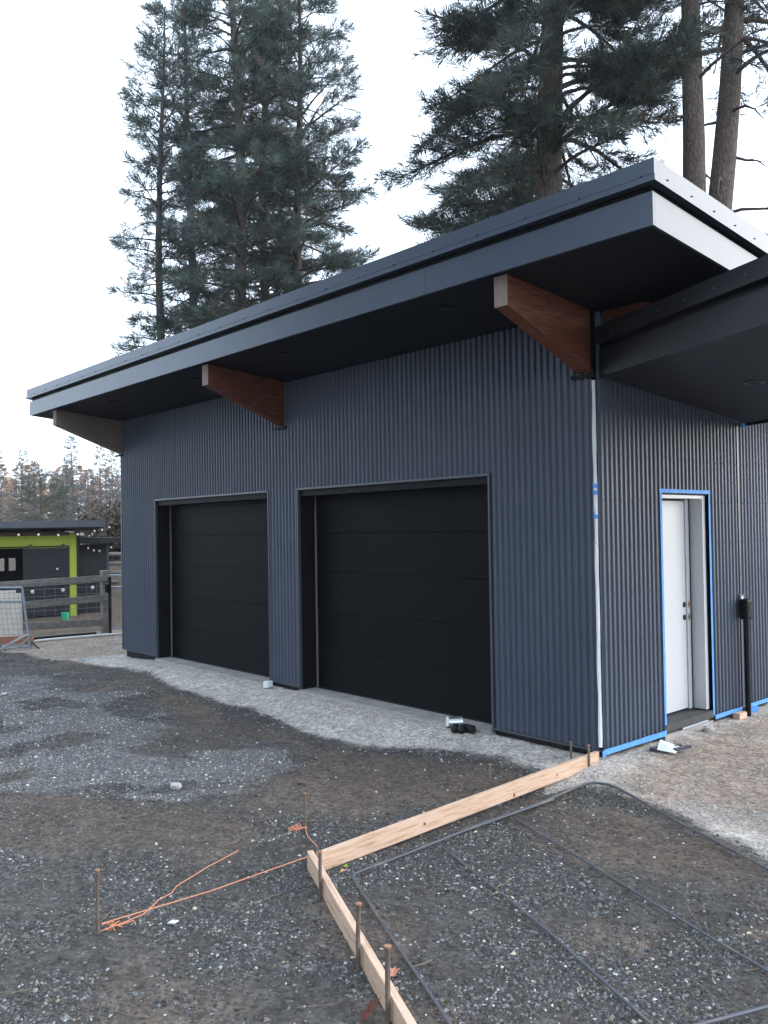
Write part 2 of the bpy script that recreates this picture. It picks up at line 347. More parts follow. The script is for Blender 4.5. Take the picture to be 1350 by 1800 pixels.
def ground_cols(x, y):
    light, crush, soil = zones(x, y)
    c = np.empty(x.shape+(3,)); n1 = fbm(x, y, 1.1, 31)[..., None]; n2 = fbm(x, y, .16, 41, 3)[..., None]
    c[:] = np.array((.074,.067,.062))*(.7+.6*n2)
    c = c*(1-crush[..., None]) + np.array((.150,.148,.146))*(.6+.8*n2)*crush[..., None]
    c = c*(1-soil[..., None]) + np.array((.120,.096,.080))*(.65+.7*n1)*(.8+.4*n2)*soil[..., None]
    lc = np.array((.48,.445,.405))*(.75+.25*n1+.3*n2)
    dirt = sstep(-.15, .35, x)*sstep(-.75, -.25, y)*.95+sstep(-8.6, -9.6, x)*.8
    dirt = np.clip(dirt*sstep(.25, .52, n1[..., 0])+sstep(-9, -10, x)*.6, 0, 1)[..., None]
    lc = lc*(1-dirt)+np.array((.29,.232,.19))*(.7+.6*n2)*dirt
    c = c*(1-light[..., None])+lc*light[..., None]
    far = sstep(-12.2, -13.0, x)[..., None]
    c = c*(1-far)+np.array((.14,.105,.08))*(.6+.8*n2)*far
    return c
def axis(a, b, step, far):
    mid = list(np.arange(a, b+1e-6, step)); lo, hi, s = [], [], step
    p = a; q = b
    while p > -far or q < far:
        s = min(s*1.22, 40); p -= s; q += s; lo.append(p); hi.append(q)
    return np.array(lo[::-1]+mid+hi)
gx = axis(-13.5, 4.5, .05, 600); gy = axis(-6.2, 4.0, .05, 600)
GX, GY = np.meshgrid(gx, gy, indexing='ij')
GZ = gz(GX, GY)
inb = (GX > XL+.05) & (GX < -.05) & (GY > .25) & (GY < 5.9); GZ[inb] = np.minimum(GZ[inb], .03)
V = np.stack([GX, GY, GZ], -1).reshape(-1, 3); ni, nj = GX.shape
I = np.arange(ni*nj).reshape(ni, nj)
F = np.stack([I[:-1, :-1], I[1:, :-1], I[1:, 1:], I[:-1, 1:]], -1).reshape(-1, 4)
tag(link('ground', np_mesh('ground', V, F, M['ground'], ground_cols(GX, GY).reshape(-1, 3), True)), 'bare gravel and soil yard around the garage', kind='structure')

# loose gravel: real stones, nearest yard only
def stones(n, dmin, dmax, smin, smax, seed, bright=1.0):
    r = np.random.default_rng(seed)
    dep = np.sqrt(r.uniform(dmin**2, dmax**2, n)); lat = r.uniform(-.56, .56, n)*dep
    x = CAM.x+fwd.x*dep+right.x*lat; y = CAM.y+fwd.y*dep+right.y*lat
    light, crush, soil = zones(x, y)
    clump = fbm(x, y, .35, 91)
    keep = r.uniform(0, 1, n) < np.clip((.10+.9*sstep(.38, .62, clump)+.5*crush)*(1-.88*soil)*(1-.45*light), .03, 1)
    keep &= ~((x < .06) & (x > XL-.05) & (y > -.03))
    x, y, light, crush, soil = x[keep], y[keep], light[keep], crush[keep], soil[keep]; n = len(x)
    s = smin+(smax-smin)*r.beta(1.1, 4.2, n)
    s = np.where(light > .5, s*.75, s)
    base = np.array([(1,0,0),(0,1,0),(-1,0,0),(0,-1,0),(0,0,1),(0,0,-1)], float)
    P = base[None]*(1+r.uniform(-.35, .35, (n, 6, 1)))+r.uniform(-.28, .28, (n, 6, 3))
    P[:, :, 2] *= r.uniform(.45, .9, (n, 1))
    a = r.uniform(0, 2*np.pi, n); ca, sa = np.cos(a)[:, None], np.sin(a)[:, None]
    tx = r.uniform(-.5, .5, (n, 1))
    X0 = P[..., 0]*ca-P[..., 1]*sa; Y0 = P[..., 0]*sa+P[..., 1]*ca; Z0 = P[..., 2]+X0*tx*.5
    Vv = np.stack([X0*s[:, None]+x[:, None], Y0*s[:, None]+y[:, None], Z0*s[:, None]+(gz(x, y)+s*.12)[:, None]], -1).reshape(-1, 3)
    f = np.array([(0,1,4),(1,2,4),(2,3,4),(3,0,4),(1,0,5),(2,1,5),(3,2,5),(0,3,5)])
    Ff = (f[None]+6*np.arange(n)[:, None, None]).reshape(-1, 3)
    v = r.uniform(0, 1, n); g = np.where(v < .68, r.uniform(.040, .095, n), np.where(v < .965, r.uniform(.095, .21, n), r.uniform(.25, .6, n)))
    g = np.where(crush > .5, g*1.5+.04, g); g = np.where(light > .5, r.uniform(.26, .54, n), g)*bright
    tint = np.stack([1+r.normal(0, .05, n), 1+r.normal(0, .02, n), 1.0+r.normal(0, .06, n)], -1)
    warm = r.uniform(0, 1, n) < .22; tint[warm] *= np.array((1.15, .98, .80))
    c = np.clip(g[:, None]*tint, .02, .75)
    return Vv, Ff, np.repeat(c, 6, 0)
parts = [stones(210000, 2.4, 6.2, .0035, .019, 1), stones(150000, 6.2, 10.5, .005, .022, 2), stones(40000, 10.5, 16, .008, .025, 3)]
vo_ = 0; Vs, Fs, Cs = [], [], []
for a, b, c in parts:
    Vs.append(a); Fs.append(b+vo_); Cs.append(c); vo_ += len(a)
tag(link('gravel', np_mesh('gravel', np.concatenate(Vs), np.concatenate(Fs), M['gravel'], np.concatenate(Cs))), 'loose grey crushed gravel spread over the yard', 'gravel', kind='stuff')

# dry pine needles and twigs
r = np.random.default_rng(5); nb = MB()
for k in range(260):
    dep = math.sqrt(r.uniform(2.6**2, 11**2)); lat = r.uniform(-.5, .5)*dep
    x = CAM.x+fwd.x*dep+right.x*lat; y = CAM.y+fwd.y*dep+right.y*lat
    if x < .1 and y > -.1: continue
    a = r.uniform(0, 6.28); l = r.uniform(.05, .20); c = r.uniform(-.5, .5); pts = []
    for t in (0, .5, 1):
        px = x+math.cos(a+c*t)*l*t; py = y+math.sin(a+c*t)*l*t; pts.append((px, py, gz1(px, py)+.012))
    nb.tube(pts, r.uniform(.0009, .0022), 4)
tag(nb.build('dry_needles', M['dry']), 'dry tan pine needles and twigs scattered on the gravel', 'needles', kind='stuff')

# ------------------------------------------------------------------ garage
G = empty('garage', (0, 0, .05), 'charcoal corrugated metal garage with two black doors and flat sloped roof', 'garage')
SL = .094; ZS = 3.85; YF = -1.12
def zr(y, z=ZS): return z-SL*(y-YF)
# wall core
c = MB()
ZT = zr(0)-.004
for x0, x1 in ((XL+.02, D1L-.02), (D1R+.02, D2L-.02), (D2R+.02, -.02)):
    c.box(x0, x1, .012, .24, ZB+.004, ZH+.02)
c.box(XL+.02, -.02, .012, .24, ZH+.022, ZT-.02)
YE1, YE2 = .965, 1.80; ZE0, ZE1 = .2, 2.215
c.box(-.26, -.014, .244, YE1-.03, ZB+.004, zr(.24)-.03); c.box(-.26, -.014, YE2+.03, 3.1, ZB+.004, zr(1.83)-.14)
c.box(-.26, -.014, YE1-.028, YE2+.028, ZE1+.03, zr(1.8)-.03)
c.box(XL+.02, XL+.22, .244, 6.0, ZB+.004, zr(6)-.01); c.box(XL+.222, -.6, 5.8, 6.0, ZB, zr(6)-.01)
c.box(-.8, -.6, 3.1, 5.798, ZB, zr(6)-.01); c.box(-.6, -.262, 2.9, 3.1, ZB+.004, zr(3.1)-.02)
core = c.build('wall_frame', M['black'], G)
# foundation
for x0, x1 in ((XL+.05, D1L-.0), (D1R-.0, D2L+.0), (D2R, -.035)): MB().box(x0, x1, .03, .26, -.25, ZB-.006).build('foundation', M['foundation'], G)
c = MB(); c.box(-.25, -.035, .262, 3.08, -.25, ZB-.006); c.build('foundation', M['foundation'], G)
c = MB(); c.box(XL+.05, XL+.25, .262, 5.95, -.25, ZB-.006); c.box(XL+.252, -.62, 5.75, 5.95, -.25, ZB-.006); c.box(-.8, -.62, 3.1, 5.748, -.25, ZB-.006)
c.build('foundation', M['foundation'], G)
# corrugated sheets
PITCHC, AMP = .068, .0195
def corr(u0, u1, zlo, zhi, plane, name='cladding_sheet'):
    """plane: ('y', y0, sign) runs along x; ('x', x0, sign) runs along y; zhi may be a function of u.  Cut into sheets 13 ribs wide."""
    W = 13*PITCHC; k0 = math.floor(u0/W); cuts = [u0]
    while (k0+1)*W < u1-.02:
        k0 += 1
        if k0*W > u0+.02: cuts.append(k0*W)
    cuts.append(u1)
    for a, b in zip(cuts[:-1], cuts[1:]):
        corr_sheet(a, b, zlo, zhi, plane, name, .0012*(int(math.floor((a+.01)/W)) % 2))
def corr_sheet(u0, u1, zlo, zhi, plane, name, lift):
    n = max(2, int(round((u1-u0)/PITCHC*14))); u = np.linspace(u0, u1, n+1)
    v = .5-.5*np.cos(2*np.pi*u/PITCHC)                      # 0 on the crest, 1 in the groove
    d = AMP*(1-sstep(.22, .98, v))+lift
    zl = np.full(n+1, zlo, float); zh_ = np.array([zhi(k) for k in u]) if callable(zhi) else np.full(n+1, zhi, float)
    ax, o, s = plane; Vc = []
    for th in (0, -.0008):
        off = o+s*(d+th)
        for z in (zl, zh_): Vc.append(np.stack([u, off, z], -1) if ax == 'y' else np.stack([off, u, z], -1))
    m = n+1; Vc = np.concatenate(Vc); i = np.arange(n)
    fl = [np.stack([i, i+1, m+i+1, m+i], -1), np.stack([2*m+i+1, 2*m+i, 3*m+i, 3*m+i+1], -1), np.stack([i+1, i, 2*m+i, 2*m+i+1], -1)]
    me = np_mesh(name, Vc-np.array(G.location), np.concatenate(fl), M['cladding'])
    o_ = bpy.data.objects.new(name, me); col.objects.link(o_); o_.parent = G
    return o_
FY = -.001
corr(XL, D1L-.022, ZB, ZH+.022, ('y', FY, -1)); corr(D1R+.022, D2L-.022, ZB, ZH+.022, ('y', FY, -1)); corr(D2R+.022, -.012, ZB, ZH+.022, ('y', FY, -1))
corr(XL, -.012, ZH+.0225, ZT, ('y', FY, -1))
corr(.022, YE1-.008, ZB, lambda y: zr(y)-.006, ('x', -.001, 1)); corr(YE2+.035, 3.12, ZB, lambda y: zr(y)-.006, ('x', -.001, 1)); corr(YE1-.0079, YE2+.0349, ZE1+.036, lambda y: zr(y)-.006, ('x', -.001, 1))
corr(.03, 6.0, ZB, lambda y: zr(y)-.006, ('x', XL+.019, -1)); corr(3.12, 6.0, ZB, lambda y: zr(y)-.006, ('x', -.599, 1))
# trims
for x0, x1 in ((XL-.004, D1L-.02), (D1R+.02, D2L-.02), (D2R+.02, -.004)):
    MB().box(x0, x1, -.028, .02, ZB-.016, ZB-.002).build('base_trim', M['trim'], G)
MB().box(-.02, .028, .006, YE1-.03, ZB-.016, ZB-.002).build('base_trim', M['trim'], G)
MB().box(-.02, .028, YE2+.03, 3.12, ZB-.016, ZB-.002).build('base_trim', M['trim'], G)
MB().box(XL-.012, XL+.018, -.022, .03, ZB, ZT-.5).build('corner_trim', M['trim'], G)
MB().box(-.03, .026, 2.405, 2.43, ZB+.002, zr(2.43)-.01).build('seam_trim', M['trim'], G)
for (a, b) in ((D1L, D1R), (D2L, D2R)):
    MB().box(a-.022, a-.002, -.03, .008, .11, ZH+.022).build('opening_trim', M['trim'], G)
    MB().box(b+.002, b+.022, -.03, .008, .11, ZH+.022).build('opening_trim', M['trim'], G)
    MB().box(a-.0215, b+.0215, -.034, .008, ZH+.001, ZH+.024).build('opening_trim', M['trim'], G)
    # lined reveal
    MB().box(a-.0195, a+.001, .009, .26, .10, ZH).build('jamb', M['black'], G)
    MB().box(b-.001, b+.0195, .009, .26, .10, ZH).build('jamb', M['black'], G)
    MB().box(a+.0015, b-.0015, .009, .26, ZH-.07, ZH).build('head_jamb', M['black'], G)
    MB().box(a+.002, b-.002, -.06, .30, -.05, .112).build('slab_edge', M['concrete'], G)
    d = empty('garage_door', ((a+b)/2, .2, .113), '', '')
    for k in ('label', 'category'):
        if k in d: del d[k]
    d.parent = G; d.location = Vector(((a+b)/2, .2, .113))-G.location
    w = (b-a)/2-.052; hp = (ZH-.055-.113)/5
    pm = MB(); pm.box(-w, w, -.0, .045, .001, hp-.001)
    pme = pm.mesh('door_panel', M['door_black'])
    for k in range(5):
        o = bpy.data.objects.new('door_panel', pme); col.objects.link(o); o.parent = d; o.location = (0, .002*(k % 2), k*hp)
        bm_ = o.modifiers.new('bevel', 'BEVEL'); bm_.width = .004; bm_.segments = 2
    MB().box(a+.036, a+.050, .188, .235, .113, ZH-.06).build('weather_seal', M['beam_end'], d)
    MB().box(b-.050, b-.030, .188, .235, .113, ZH-.06).build('weather_seal', M['black'], d)
    MB().box(a+.054, b-.054, .19, .24, .1125, .125).build('bottom_seal', M['rubber'], d)
# screws
sb = MB()
for z in (.20, .62, .99, 1.40, 1.79, 2.18, 2.56, 2.96, 3.35):
    k0 = int(math.ceil(XL/PITCHC))
    for k in range(k0, 0, 2):
        x = k*PITCHC
        if z < ZH+.06 and (D1L-.05 < x < D1R+.05 or D2L-.05 < x < D2R+.05): continue
        if x > -.03: continue
        sb.tube([(x, -.0195, z), (x, -.0265, z)], .0065, 6)
    if z < 3.0:
        for k in range(1, 46, 2):
            y = k*PITCHC
            if YE1-.06 < y < YE2+.06 and z < ZE1+.06: continue
            sb.tube([(.0175, y, z), (.0242, y, z)], .0055, 6)
tag(sb.build('screws', M['trim'], G), kind='stuff')

# roof
def slope_box(b, x0, x1, y0, y1, za, zb):      # za, zb heights at YF
    b.hexa([(x0,y0,zr(y0,za)),(x1,y0,zr(y0,za)),(x1,y1,zr(y1,za)),(x0,y1,zr(y1,za)),(x0,y0,zr(y0,zb)),(x1,y0,zr(y0,zb)),(x1,y1,zr(y1,zb)),(x0,y1,zr(y1,zb))]); return b
RX0, RX1, RY1 = -9.73, 1.22, 6.5
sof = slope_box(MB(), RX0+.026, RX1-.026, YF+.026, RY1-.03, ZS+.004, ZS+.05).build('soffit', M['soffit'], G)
roof = slope_box(MB(), RX0+.03, RX1-.03, YF+.03, RY1-.034, ZS+.052, ZS+.268).build('roof_deck', M['black'], G)
xs = [RX0, -6.9, -3.86, -.82, RX1]
for a, b in zip(xs[:-1], xs[1:]):
    MB().box(a+(.0012 if a > RX0 else 0), b-(.0012 if b < RX1 else 0), YF, YF+.024, ZS, ZS+.215).build('fascia', M['fascia'], G)
for x0, x1 in ((RX1-.024, RX1), (RX0, RX0+.024)):
    for y0, y1 in ((YF+.0255, 2.0), (2.002, RY1)):
        slope_box(MB(), x0, x1, y0, y1, ZS, ZS+.215).build('fascia', M['fascia'], G)
slope_box(MB(), RX0+.026, RX1-.026, RY1-.024, RY1, ZS, ZS+.215).build('fascia', M['fascia'], G)
# edge flashing in two steps, all round
def ring(name, za, zb, out, th, material):
    for (x0, x1, y0, y1) in ((RX0-out, RX1+out, YF-out, YF-out+th), (RX0-out, RX1+out, RY1+out-th, RY1+out),
                             (RX1+out-th, RX1+out, YF-out+th+.0005, RY1+out-th-.0005), (RX0-out, RX0-out+th, YF-out+th+.0005, RY1+out-th-.0005)):
        slope_box(MB(), x0, x1, y0, y1, za, zb).build(name, material, G)
ring('drip_edge', ZS+.258, ZS+.296, .044, .056, M['fascia'])
ring('edge_gap', ZS+.2965, ZS+.3035, .026, .06, M['black'])
ring('roof_edge_flashing', ZS+.304, ZS+.405, .034, .06, M['fascia'])
slope_box(MB(), RX0+.03, RX1-.03, YF+.032, RY1-.032, ZS+.27, ZS+.385).build('roof_membrane', M['black'], G)
fs = MB(); x = RX1-.06
while x > RX0:
    fs.tube([(x, YF-.034, ZS+.310), (x, YF-.044, ZS+.310)], .0055, 6); x -= .46
y = YF+.12
while y < RY1:
    fs.tube([(RX1+.034, y, zr(y, ZS+.310)), (RX1+.044, y, zr(y, ZS+.310))], .0055, 6); y += .30
tag(fs.build('flashing_screws', M['black'], G), kind='stuff')
# beams
for x0 in (-8.925, -4.466, -.146):
    x1 = x0+.124; yt = -1.05; zt0, zt1 = zr(yt)+.002, zr(.02)+.002
    b = MB().hexa([(x0,yt,3.615),(x1,yt,3.615),(x1,-.003,3.222),(x0,-.003,3.222),(x0,yt,zt0),(x1,yt,zt0),(x1,-.003,zt1),(x0,-.003,zt1)])
    bo = b.build('beam', M['beam_grey' if x0 < -8 else 'beam'], G, bevel=.004)
    MB().box(x0-.001, x1+.001, yt-.006, yt-.0005, 3.613, zt0-.003).build('end_grain', M['beam_end'], bo)
    MB().box(x0-.05, x1+.045, -.05, -.022, 3.185, 3.215).build('bearing_trim', M['black'], G)
MB().hexa([(.03,.10,3.66),(.42,.10,3.66),(.42,.22,3.65),(.03,.22,3.65),(.03,.10,3.74),(.42,.10,3.74),(.42,.22,3.73),(.03,.22,3.73)]).build('beam_stub', M['beam'], G)
# soffit downlights
for (x, y) in ((-.93, -.76), (-3.3, -.74), (-5.17, -.74), (-7.43, -.76)):
    z = zr(y)+.004
    o = MB().tube([(x, y, z-.006), (x, y, z+.01)], .085, 24).build('downlight', M['black'], G)
    MB().tube([(x, y, z-.0075), (x, y, z-.0062)], .058, 20).build('lens', M['rubber'], o)

# canopy turned about 24 degrees
h = Vector((.9135, -.4067, 0)); nrm = Vector((.4067, .9135, 0)); P0 = Vector((.03, .03, 0))
def cp_(s, t, z): q = P0+h*s+nrm*t; return (q.x, q.y, z-.0905*t)
S1, T1 = 3.35, 2.32; K = -.445
def cbox(t0, t1, z0, z1, s1=S1, s0=0):
    return MB().hexa([cp_(s0+K*t0,t0,z0),cp_(s1,t0,z0),cp_(s1,t1,z0),cp_(s0+K*t1,t1,z0),cp_(s0+K*t0,t0,z1),cp_(s1,t0,z1),cp_(s1,t1,z1),cp_(s0+K*t1,t1,z1)])
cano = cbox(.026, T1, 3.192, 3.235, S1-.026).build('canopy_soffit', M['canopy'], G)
cbox(.03, T1-.01, 3.237, 3.50, S1-.03).build('canopy_deck', M['black'], G)
cbox(0, .024, 3.188, 3.41).build('canopy_fascia', M['canopy'], G)
cbox(T1+.002, T1+.026, 3.17, 3.41).build('canopy_fascia', M['canopy'], G)
MB().hexa([cp_(S1-.024,.0255,3.188),cp_(S1,.0255,3.188),cp_(S1,T1,3.188),cp_(S1-.024,T1,3.188),cp_(S1-.024,.0255,3.41),cp_(S1,.0255,3.41),cp_(S1,T1,3.41),cp_(S1-.024,T1,3.41)]).build('canopy_fascia', M['canopy'], G)
cbox(-.036, .014, 3.455, 3.50, S1+.03).build('canopy_drip_edge', M['canopy'], G)
cbox(-.030, T1+.03, 3.502, 3.59, S1+.03).build('canopy_flashing', M['canopy'], G)
cs = MB()
for k in range(11):
    a = Vector(cp_(.25+.3*k, -.031, 3.517)); cs.tube([a, a-nrm*.01], .008, 6)
tag(cs.build('canopy_screws', M['trim'], G), kind='stuff')
q = Vector(cp_(1.22, 1.02, 3.19)); q = Vector((0.954, 0.800, 3.19-.0905*(nrm.dot(Vector((0.954, 0.800, 0))-P0))))
o = MB().tube([q+Vector((0,0,-.006)), q+Vector((0,0,.02))], .075, 24).build('downlight', M['trim'], G)
MB().tube([q+Vector((0,0,-.0075)), q+Vector((0,0,-.0062))], .055, 20).build('lens', M['black'], o)
for s, t in ((3.1, .2), (3.1, 2.1)):
    a = cp_(s, t, 3.192); MB().box(a[0]-.07, a[0]+.07, a[1]-.07, a[1]+.07, -.1, a[2]-.001).build('canopy_post', M['black'], G)
MB().bar((.035, 1.45, 3.085), (.035, 2.5, 2.998), .02, .03).build('ledger_trim', M['trim'], G)
MB().box(.028, .045, 2.50, 2.60, 2.955, 2.985).build('tape_scrap', M['tape'], G)

# entry door
E = bpy.data.objects.new('entry_door', None); col.objects.link(E); E.parent = G; E.location = Vector((-.1, 1.38, .2))-G.location
leaf = MB().box(-.195, -.15, YE1+.004, 1.655, ZE0+.022, ZE1-.02).build('leaf', M['white_paint'], E, bevel=.003)
MB().box(-.195, -.138, 1.659, 1.715, ZE0+.014, ZE1-.004).build('strike_jamb', M['white_paint'], E)
MB().box(-.195, -.14, 1.717, 1.742, ZE0+.012, ZE1-.004).build('weather_strip', M['rubber'], E)
MB().box(-.25, -.012, YE2-.055, YE2-.002, ZE0+.012, ZE1-.004).build('jamb', M['white_paint'], E)
MB().box(-.25, -.012, YE2-.0015, YE2+.028, ZE0+.004, ZE1+.02).build('jamb_trim', M['black'], E)
MB().box(-.25, -.034, YE1-.026, YE1+.002, ZE0+.004, ZE1+.02).build('jamb', M['white_paint'], E)
MB().box(-.25, -.012, YE1+.0025, YE2-.0022, ZE1-.003, ZE1+.026).build('head_jamb', M['white_paint'], E)
MB().box(-.19, .03, YE1-.026, YE2+.0, .135, ZE0).build('threshold', M['sill'], E)
MB().box(-.25, -.20, YE1-.02, YE2+.02, ZE0-.02, ZE1).build('backing', M['black'], E)
MB().box(-.2, .035, YE1-.05, YE2-.02, -.05, .112).build('sill_concrete', M['concrete'], G)
MB().bar((.034, YE1+.25, .124), (.034, YE2-.12, .126), .008, .014).build('membrane_scrap', M['ink_grey'], G)
for z in (1.205, 1.085):
    MB().tube([(-.1495, 1.62, z), (-.1455, 1.62, z)], .027, 18).build('lock_bore', M['rubber'], leaf)
    MB().box(-.1378, -.1355, 1.672, 1.704, z-.033, z+.033).build('strike_cutout', M['leaf_tan'], E)
    MB().box(-.1354, -.1340, 1.680, 1.700, z-.014, z+.014).build('strike_hole', M['rubber'], E)
# masking tape, with slightly wandering edges
def tape(pts, w, nx, name='masking_tape'):
    """strip on the right wall: pts are (y, z) centres; built as a thin solid just proud of the ribs"""
    b = MB(); pts = [Vector((0.0, p[0], p[1])) for p in pts]; out = []
    for i in range(len(pts)-1):
        L_ = (pts[i+1]-pts[i]).length; n = max(1, int(L_/.12)); d = (pts[i+1]-pts[i]).normalized(); s = Vector((0, -d.z, d.y))
        for k in range(n):
            a = pts[i].lerp(pts[i+1], k/n); c_ = pts[i].lerp(pts[i+1], (k+1)/n)
            rr = random.Random(int((a.y*37+a.z*91)*100)); rr2 = random.Random(int((c_.y*37+c_.z*91)*100))
            wa = w*(1+rr.uniform(-.10, .10)); wb = w*(1+rr2.uniform(-.10, .10))
            x0 = nx; x1 = nx+.0025
            A = [a-s*wa/2, a+s*wa/2, c_+s*wb/2, c_-s*wb/2]
            b.hexa([(x0, p.y, p.z) for p in A]+[(x1, p.y, p.z) for p in A])
    return b.build(name, M['tape'], G)
tape([(YE1-.016, .15), (YE1-.016, ZE1+.045)], .032, .0225); tape([(YE2+.024, .15), (YE2+.024, ZE1+.045)], .030, .0205)
tape([(YE1-.037, ZE1+.058), (YE2+.040, ZE1+.058)], .034, .0212)
tape([(-.012, .135), (YE1-.02, .132)], .048, .0305); tape([(YE2+.03, .132), (2.37, .135)], .040, .0305); tape([(2.52, .135), (3.10, .138)], .040, .0305)
MB().hexa([(.03,-.03,.10),(.034,.0,.095),(.034,.0,.155),(.03,-.03,.15),(.026,-.03,.10),(.03,.0,.095),(.03,.0,.155),(.026,-.03,.15)]).build('masking_tape', M['tape'], G)
MB().hexa([(.05,2.49,.06),(.09,2.56,.05),(.10,2.60,.13),(.055,2.52,.145),(.045,2.492,.06),(.085,2.563,.05),(.095,2.603,.13),(.05,2.522,.145)]).build('loose_tape', M['tape'], G)

# white weather membrane showing at the corner
wm = MB(); prev = None; rr = random.Random(8)
zs_ = [ .175+i*(3.16-.175)/44 for i in range(45)]
ring_ = []
for i, z in enumerate(zs_):
    wv = math.sin(i*.5)*.004+rr.uniform(-.002, .002); k = .6 if z > 2.9 else 1.0
    ww = .010*k*(1+.25*math.sin(i*.9))
    ring_.append([(-.006+wv*.3-ww*.7, -.022-.002*math.sin(i*.7), z), (.003+wv*.6, -.025+wv*.4, z), (.014, -.013+ww*.5+wv*.4, z), (-.004, .004, z)])
for i in range(44):
    wm.hexa(ring_[i]+ring_[i+1])
wrap = wm.build('weather_membrane', M['wrap'], G, smooth=False)
for za, zb in ((2.277, 2.314), (2.221, 2.258), (2.027, 2.059)):
    MB().hexa([(-.017,-.0255,za),(.005,-.030,za),(.016,-.004,za),(-.004,.004,za),(-.017,-.0255,zb),(.005,-.030,zb),(.016,-.004,zb),(-.004,.004,zb)]).build('blue_print', M['tape'], wrap)
MB().hexa([(-.012,-.031,2.06),(.004,-.0335,2.06),(.004,-.030,2.06),(-.012,-.028,2.06),(-.018,-.031,2.105),(-.012,-.0335,2.105),(-.012,-.030,2.105),(-.018,-.028,2.105)]).build('blue_print', M['tape'], wrap)
cu = bpy.data.curves.new('letters', 'FONT'); cu.body = 'US'; cu.size = .026; cu.align_x = 'CENTER'
to = bpy.data.objects.new('tmp', cu); col.objects.link(to); bpy.context.view_layer.update()
me = bpy.data.meshes.new_from_object(to.evaluated_get(bpy.context.evaluated_depsgraph_get())); bpy.data.objects.remove(to)
me.materials.append(M['ink_grey']); lt = bpy.data.objects.new('letters', me); col.objects.link(lt); lt.parent = wrap
lt.location = Vector((-.003, -.0315, 1.82))-wpos(wrap); lt.rotation_euler = (math.radians(90), 0, math.radians(4))
pb = MB()
for z in (1.99, 1.965, 1.935, 1.905, 1.88): pb.box(-.010, .002, -.0305, -.0295, z, z+.006)
tag(pb.build('small_print', M['ink_grey'], wrap), kind='stuff')
# outlet on the wall
ob = MB().box(.018, .034, 2.375, 2.455, 1.03, 1.265).build('outlet_box', M['trim'], G)
MB().box(.0345, .042, 2.388, 2.437, 1.05, 1.245).build('outlet_plate', M['white_paint'], ob)

# ------------------------------------------------------------------ utility post
U = empty('utility_post', (.10, 2.36, .04), 'black metal post with rounded box standing against the corrugated wall', 'post')
MB().tube([(.10, 2.36, -.1), (.10, 2.36, 1.06)], .026, 14).build('pole', M['black'], U, smooth=False)
bx = MB().box(.055, .145, 2.30, 2.43, 1.02, 1.225).build('meter_box', M['black'], U, bevel=.025)
MB().tube([(.1455, 2.365, 1.14), (.15, 2.365, 1.14)], .018, 12).build('cover', M['rubber'], bx)
z = gz1(.1, 2.25); tag(MB().box(.045, .115, 2.15, 2.30, z-.02, z+.055).build('lumber_block', M['lumber'], at=(.08, 2.22, z), bevel=.003), 'small cut wood block on the ground at the foot of the black post', 'wood block')

# ------------------------------------------------------------------ formwork boards, stakes, rebar, strings
def board(name, a, b, w, hgt, m, label):
    """built along local x so the grain follows the board, then turned into place"""
    a = Vector(a); b = Vector(b); L_ = math.hypot(b.x-a.x, b.y-a.y); dz = b.z-a.z
    o = MB().hexa([(0,-w,0),(L_,-w,dz),(L_,0,dz),(0,0,0),(0,-w,hgt),(L_,-w,dz+hgt),(L_,0,dz+hgt),(0,0,hgt)]).build(name, m, bevel=.003)
    o.location = a; o.rotation_euler = (0, 0, math.atan2(b.y-a.y, b.x-a.x))
    return tag(o, label, 'board')
b1 = board('form_board', (.028, -2.925, -.01), (-.03, -.045, .035), .036, .112, M['lumber_x'], 'long pale form board running from the garage corner across the gravel')
b2 = board('form_board', (-.01, -2.917, -.012), (2.00, -3.845, -.012), .036, .112, M['lumber_x'], 'pale form board butted at an angle, held by three rusty stakes')
for (t, zz, rr_) in ((.30, .07, .011), (.62, .05, .014), (.80, .09, .009)):
    kn = MB().tube([(2.88*t, -.0355, zz), (2.88*t, -.0372, zz)], rr_, 10).mesh('knot', M['knot']); ko = bpy.data.objects.new('knot', kn); col.objects.link(ko); ko.parent = b1
STK = [((-.09,-4.18), .325, .010, 'lone rusty steel stake with orange string tied at its foot', .02),
       ((-.57,-2.56), .25, .0105, 'rusty stake with a rag of orange string just off the board corner', .0),
       ((-.27,-1.06), .19, .0105, 'short rusty stake standing in dark soil behind the long board', .0),
       ((.345,-3.136), .25, .0115, 'rusty stake hard against the board corner', .0),
       ((1.05,-3.462), .30, .0125, 'rusty stake at the middle of the angled form board', .02),
       ((1.46,-3.652), .315, .013, 'rusty stake on the angled board with a maroon leaf at its foot', .01),
       ((.015,-.20), .17, .011, 'short stake nailed to the board end at the garage corner', .0),
       ((-.20,-.14), .14, .010, 'short stake between the board end and the black foundation', .0)]
for (x, y), hh, rd, lab, lean in STK:
    rd *= .86
    z = gz1(x, y); S = empty('form_stake', (x, y, z), lab, 'stake', 'steel form stakes')
    MB().tube([(x, y, z-.08), (x+lean*.3, y-lean*.3, z+hh*.5), (x+lean, y-lean*.5, z+hh-.008)], rd, 9).build('shaft', M['rust'], S)
    MB().tube([(x+lean, y-lean*.5, z+hh-.008), (x+lean, y-lean*.5, z+hh)], rd*1.35, 10).build('head', M['stake_head'], S)
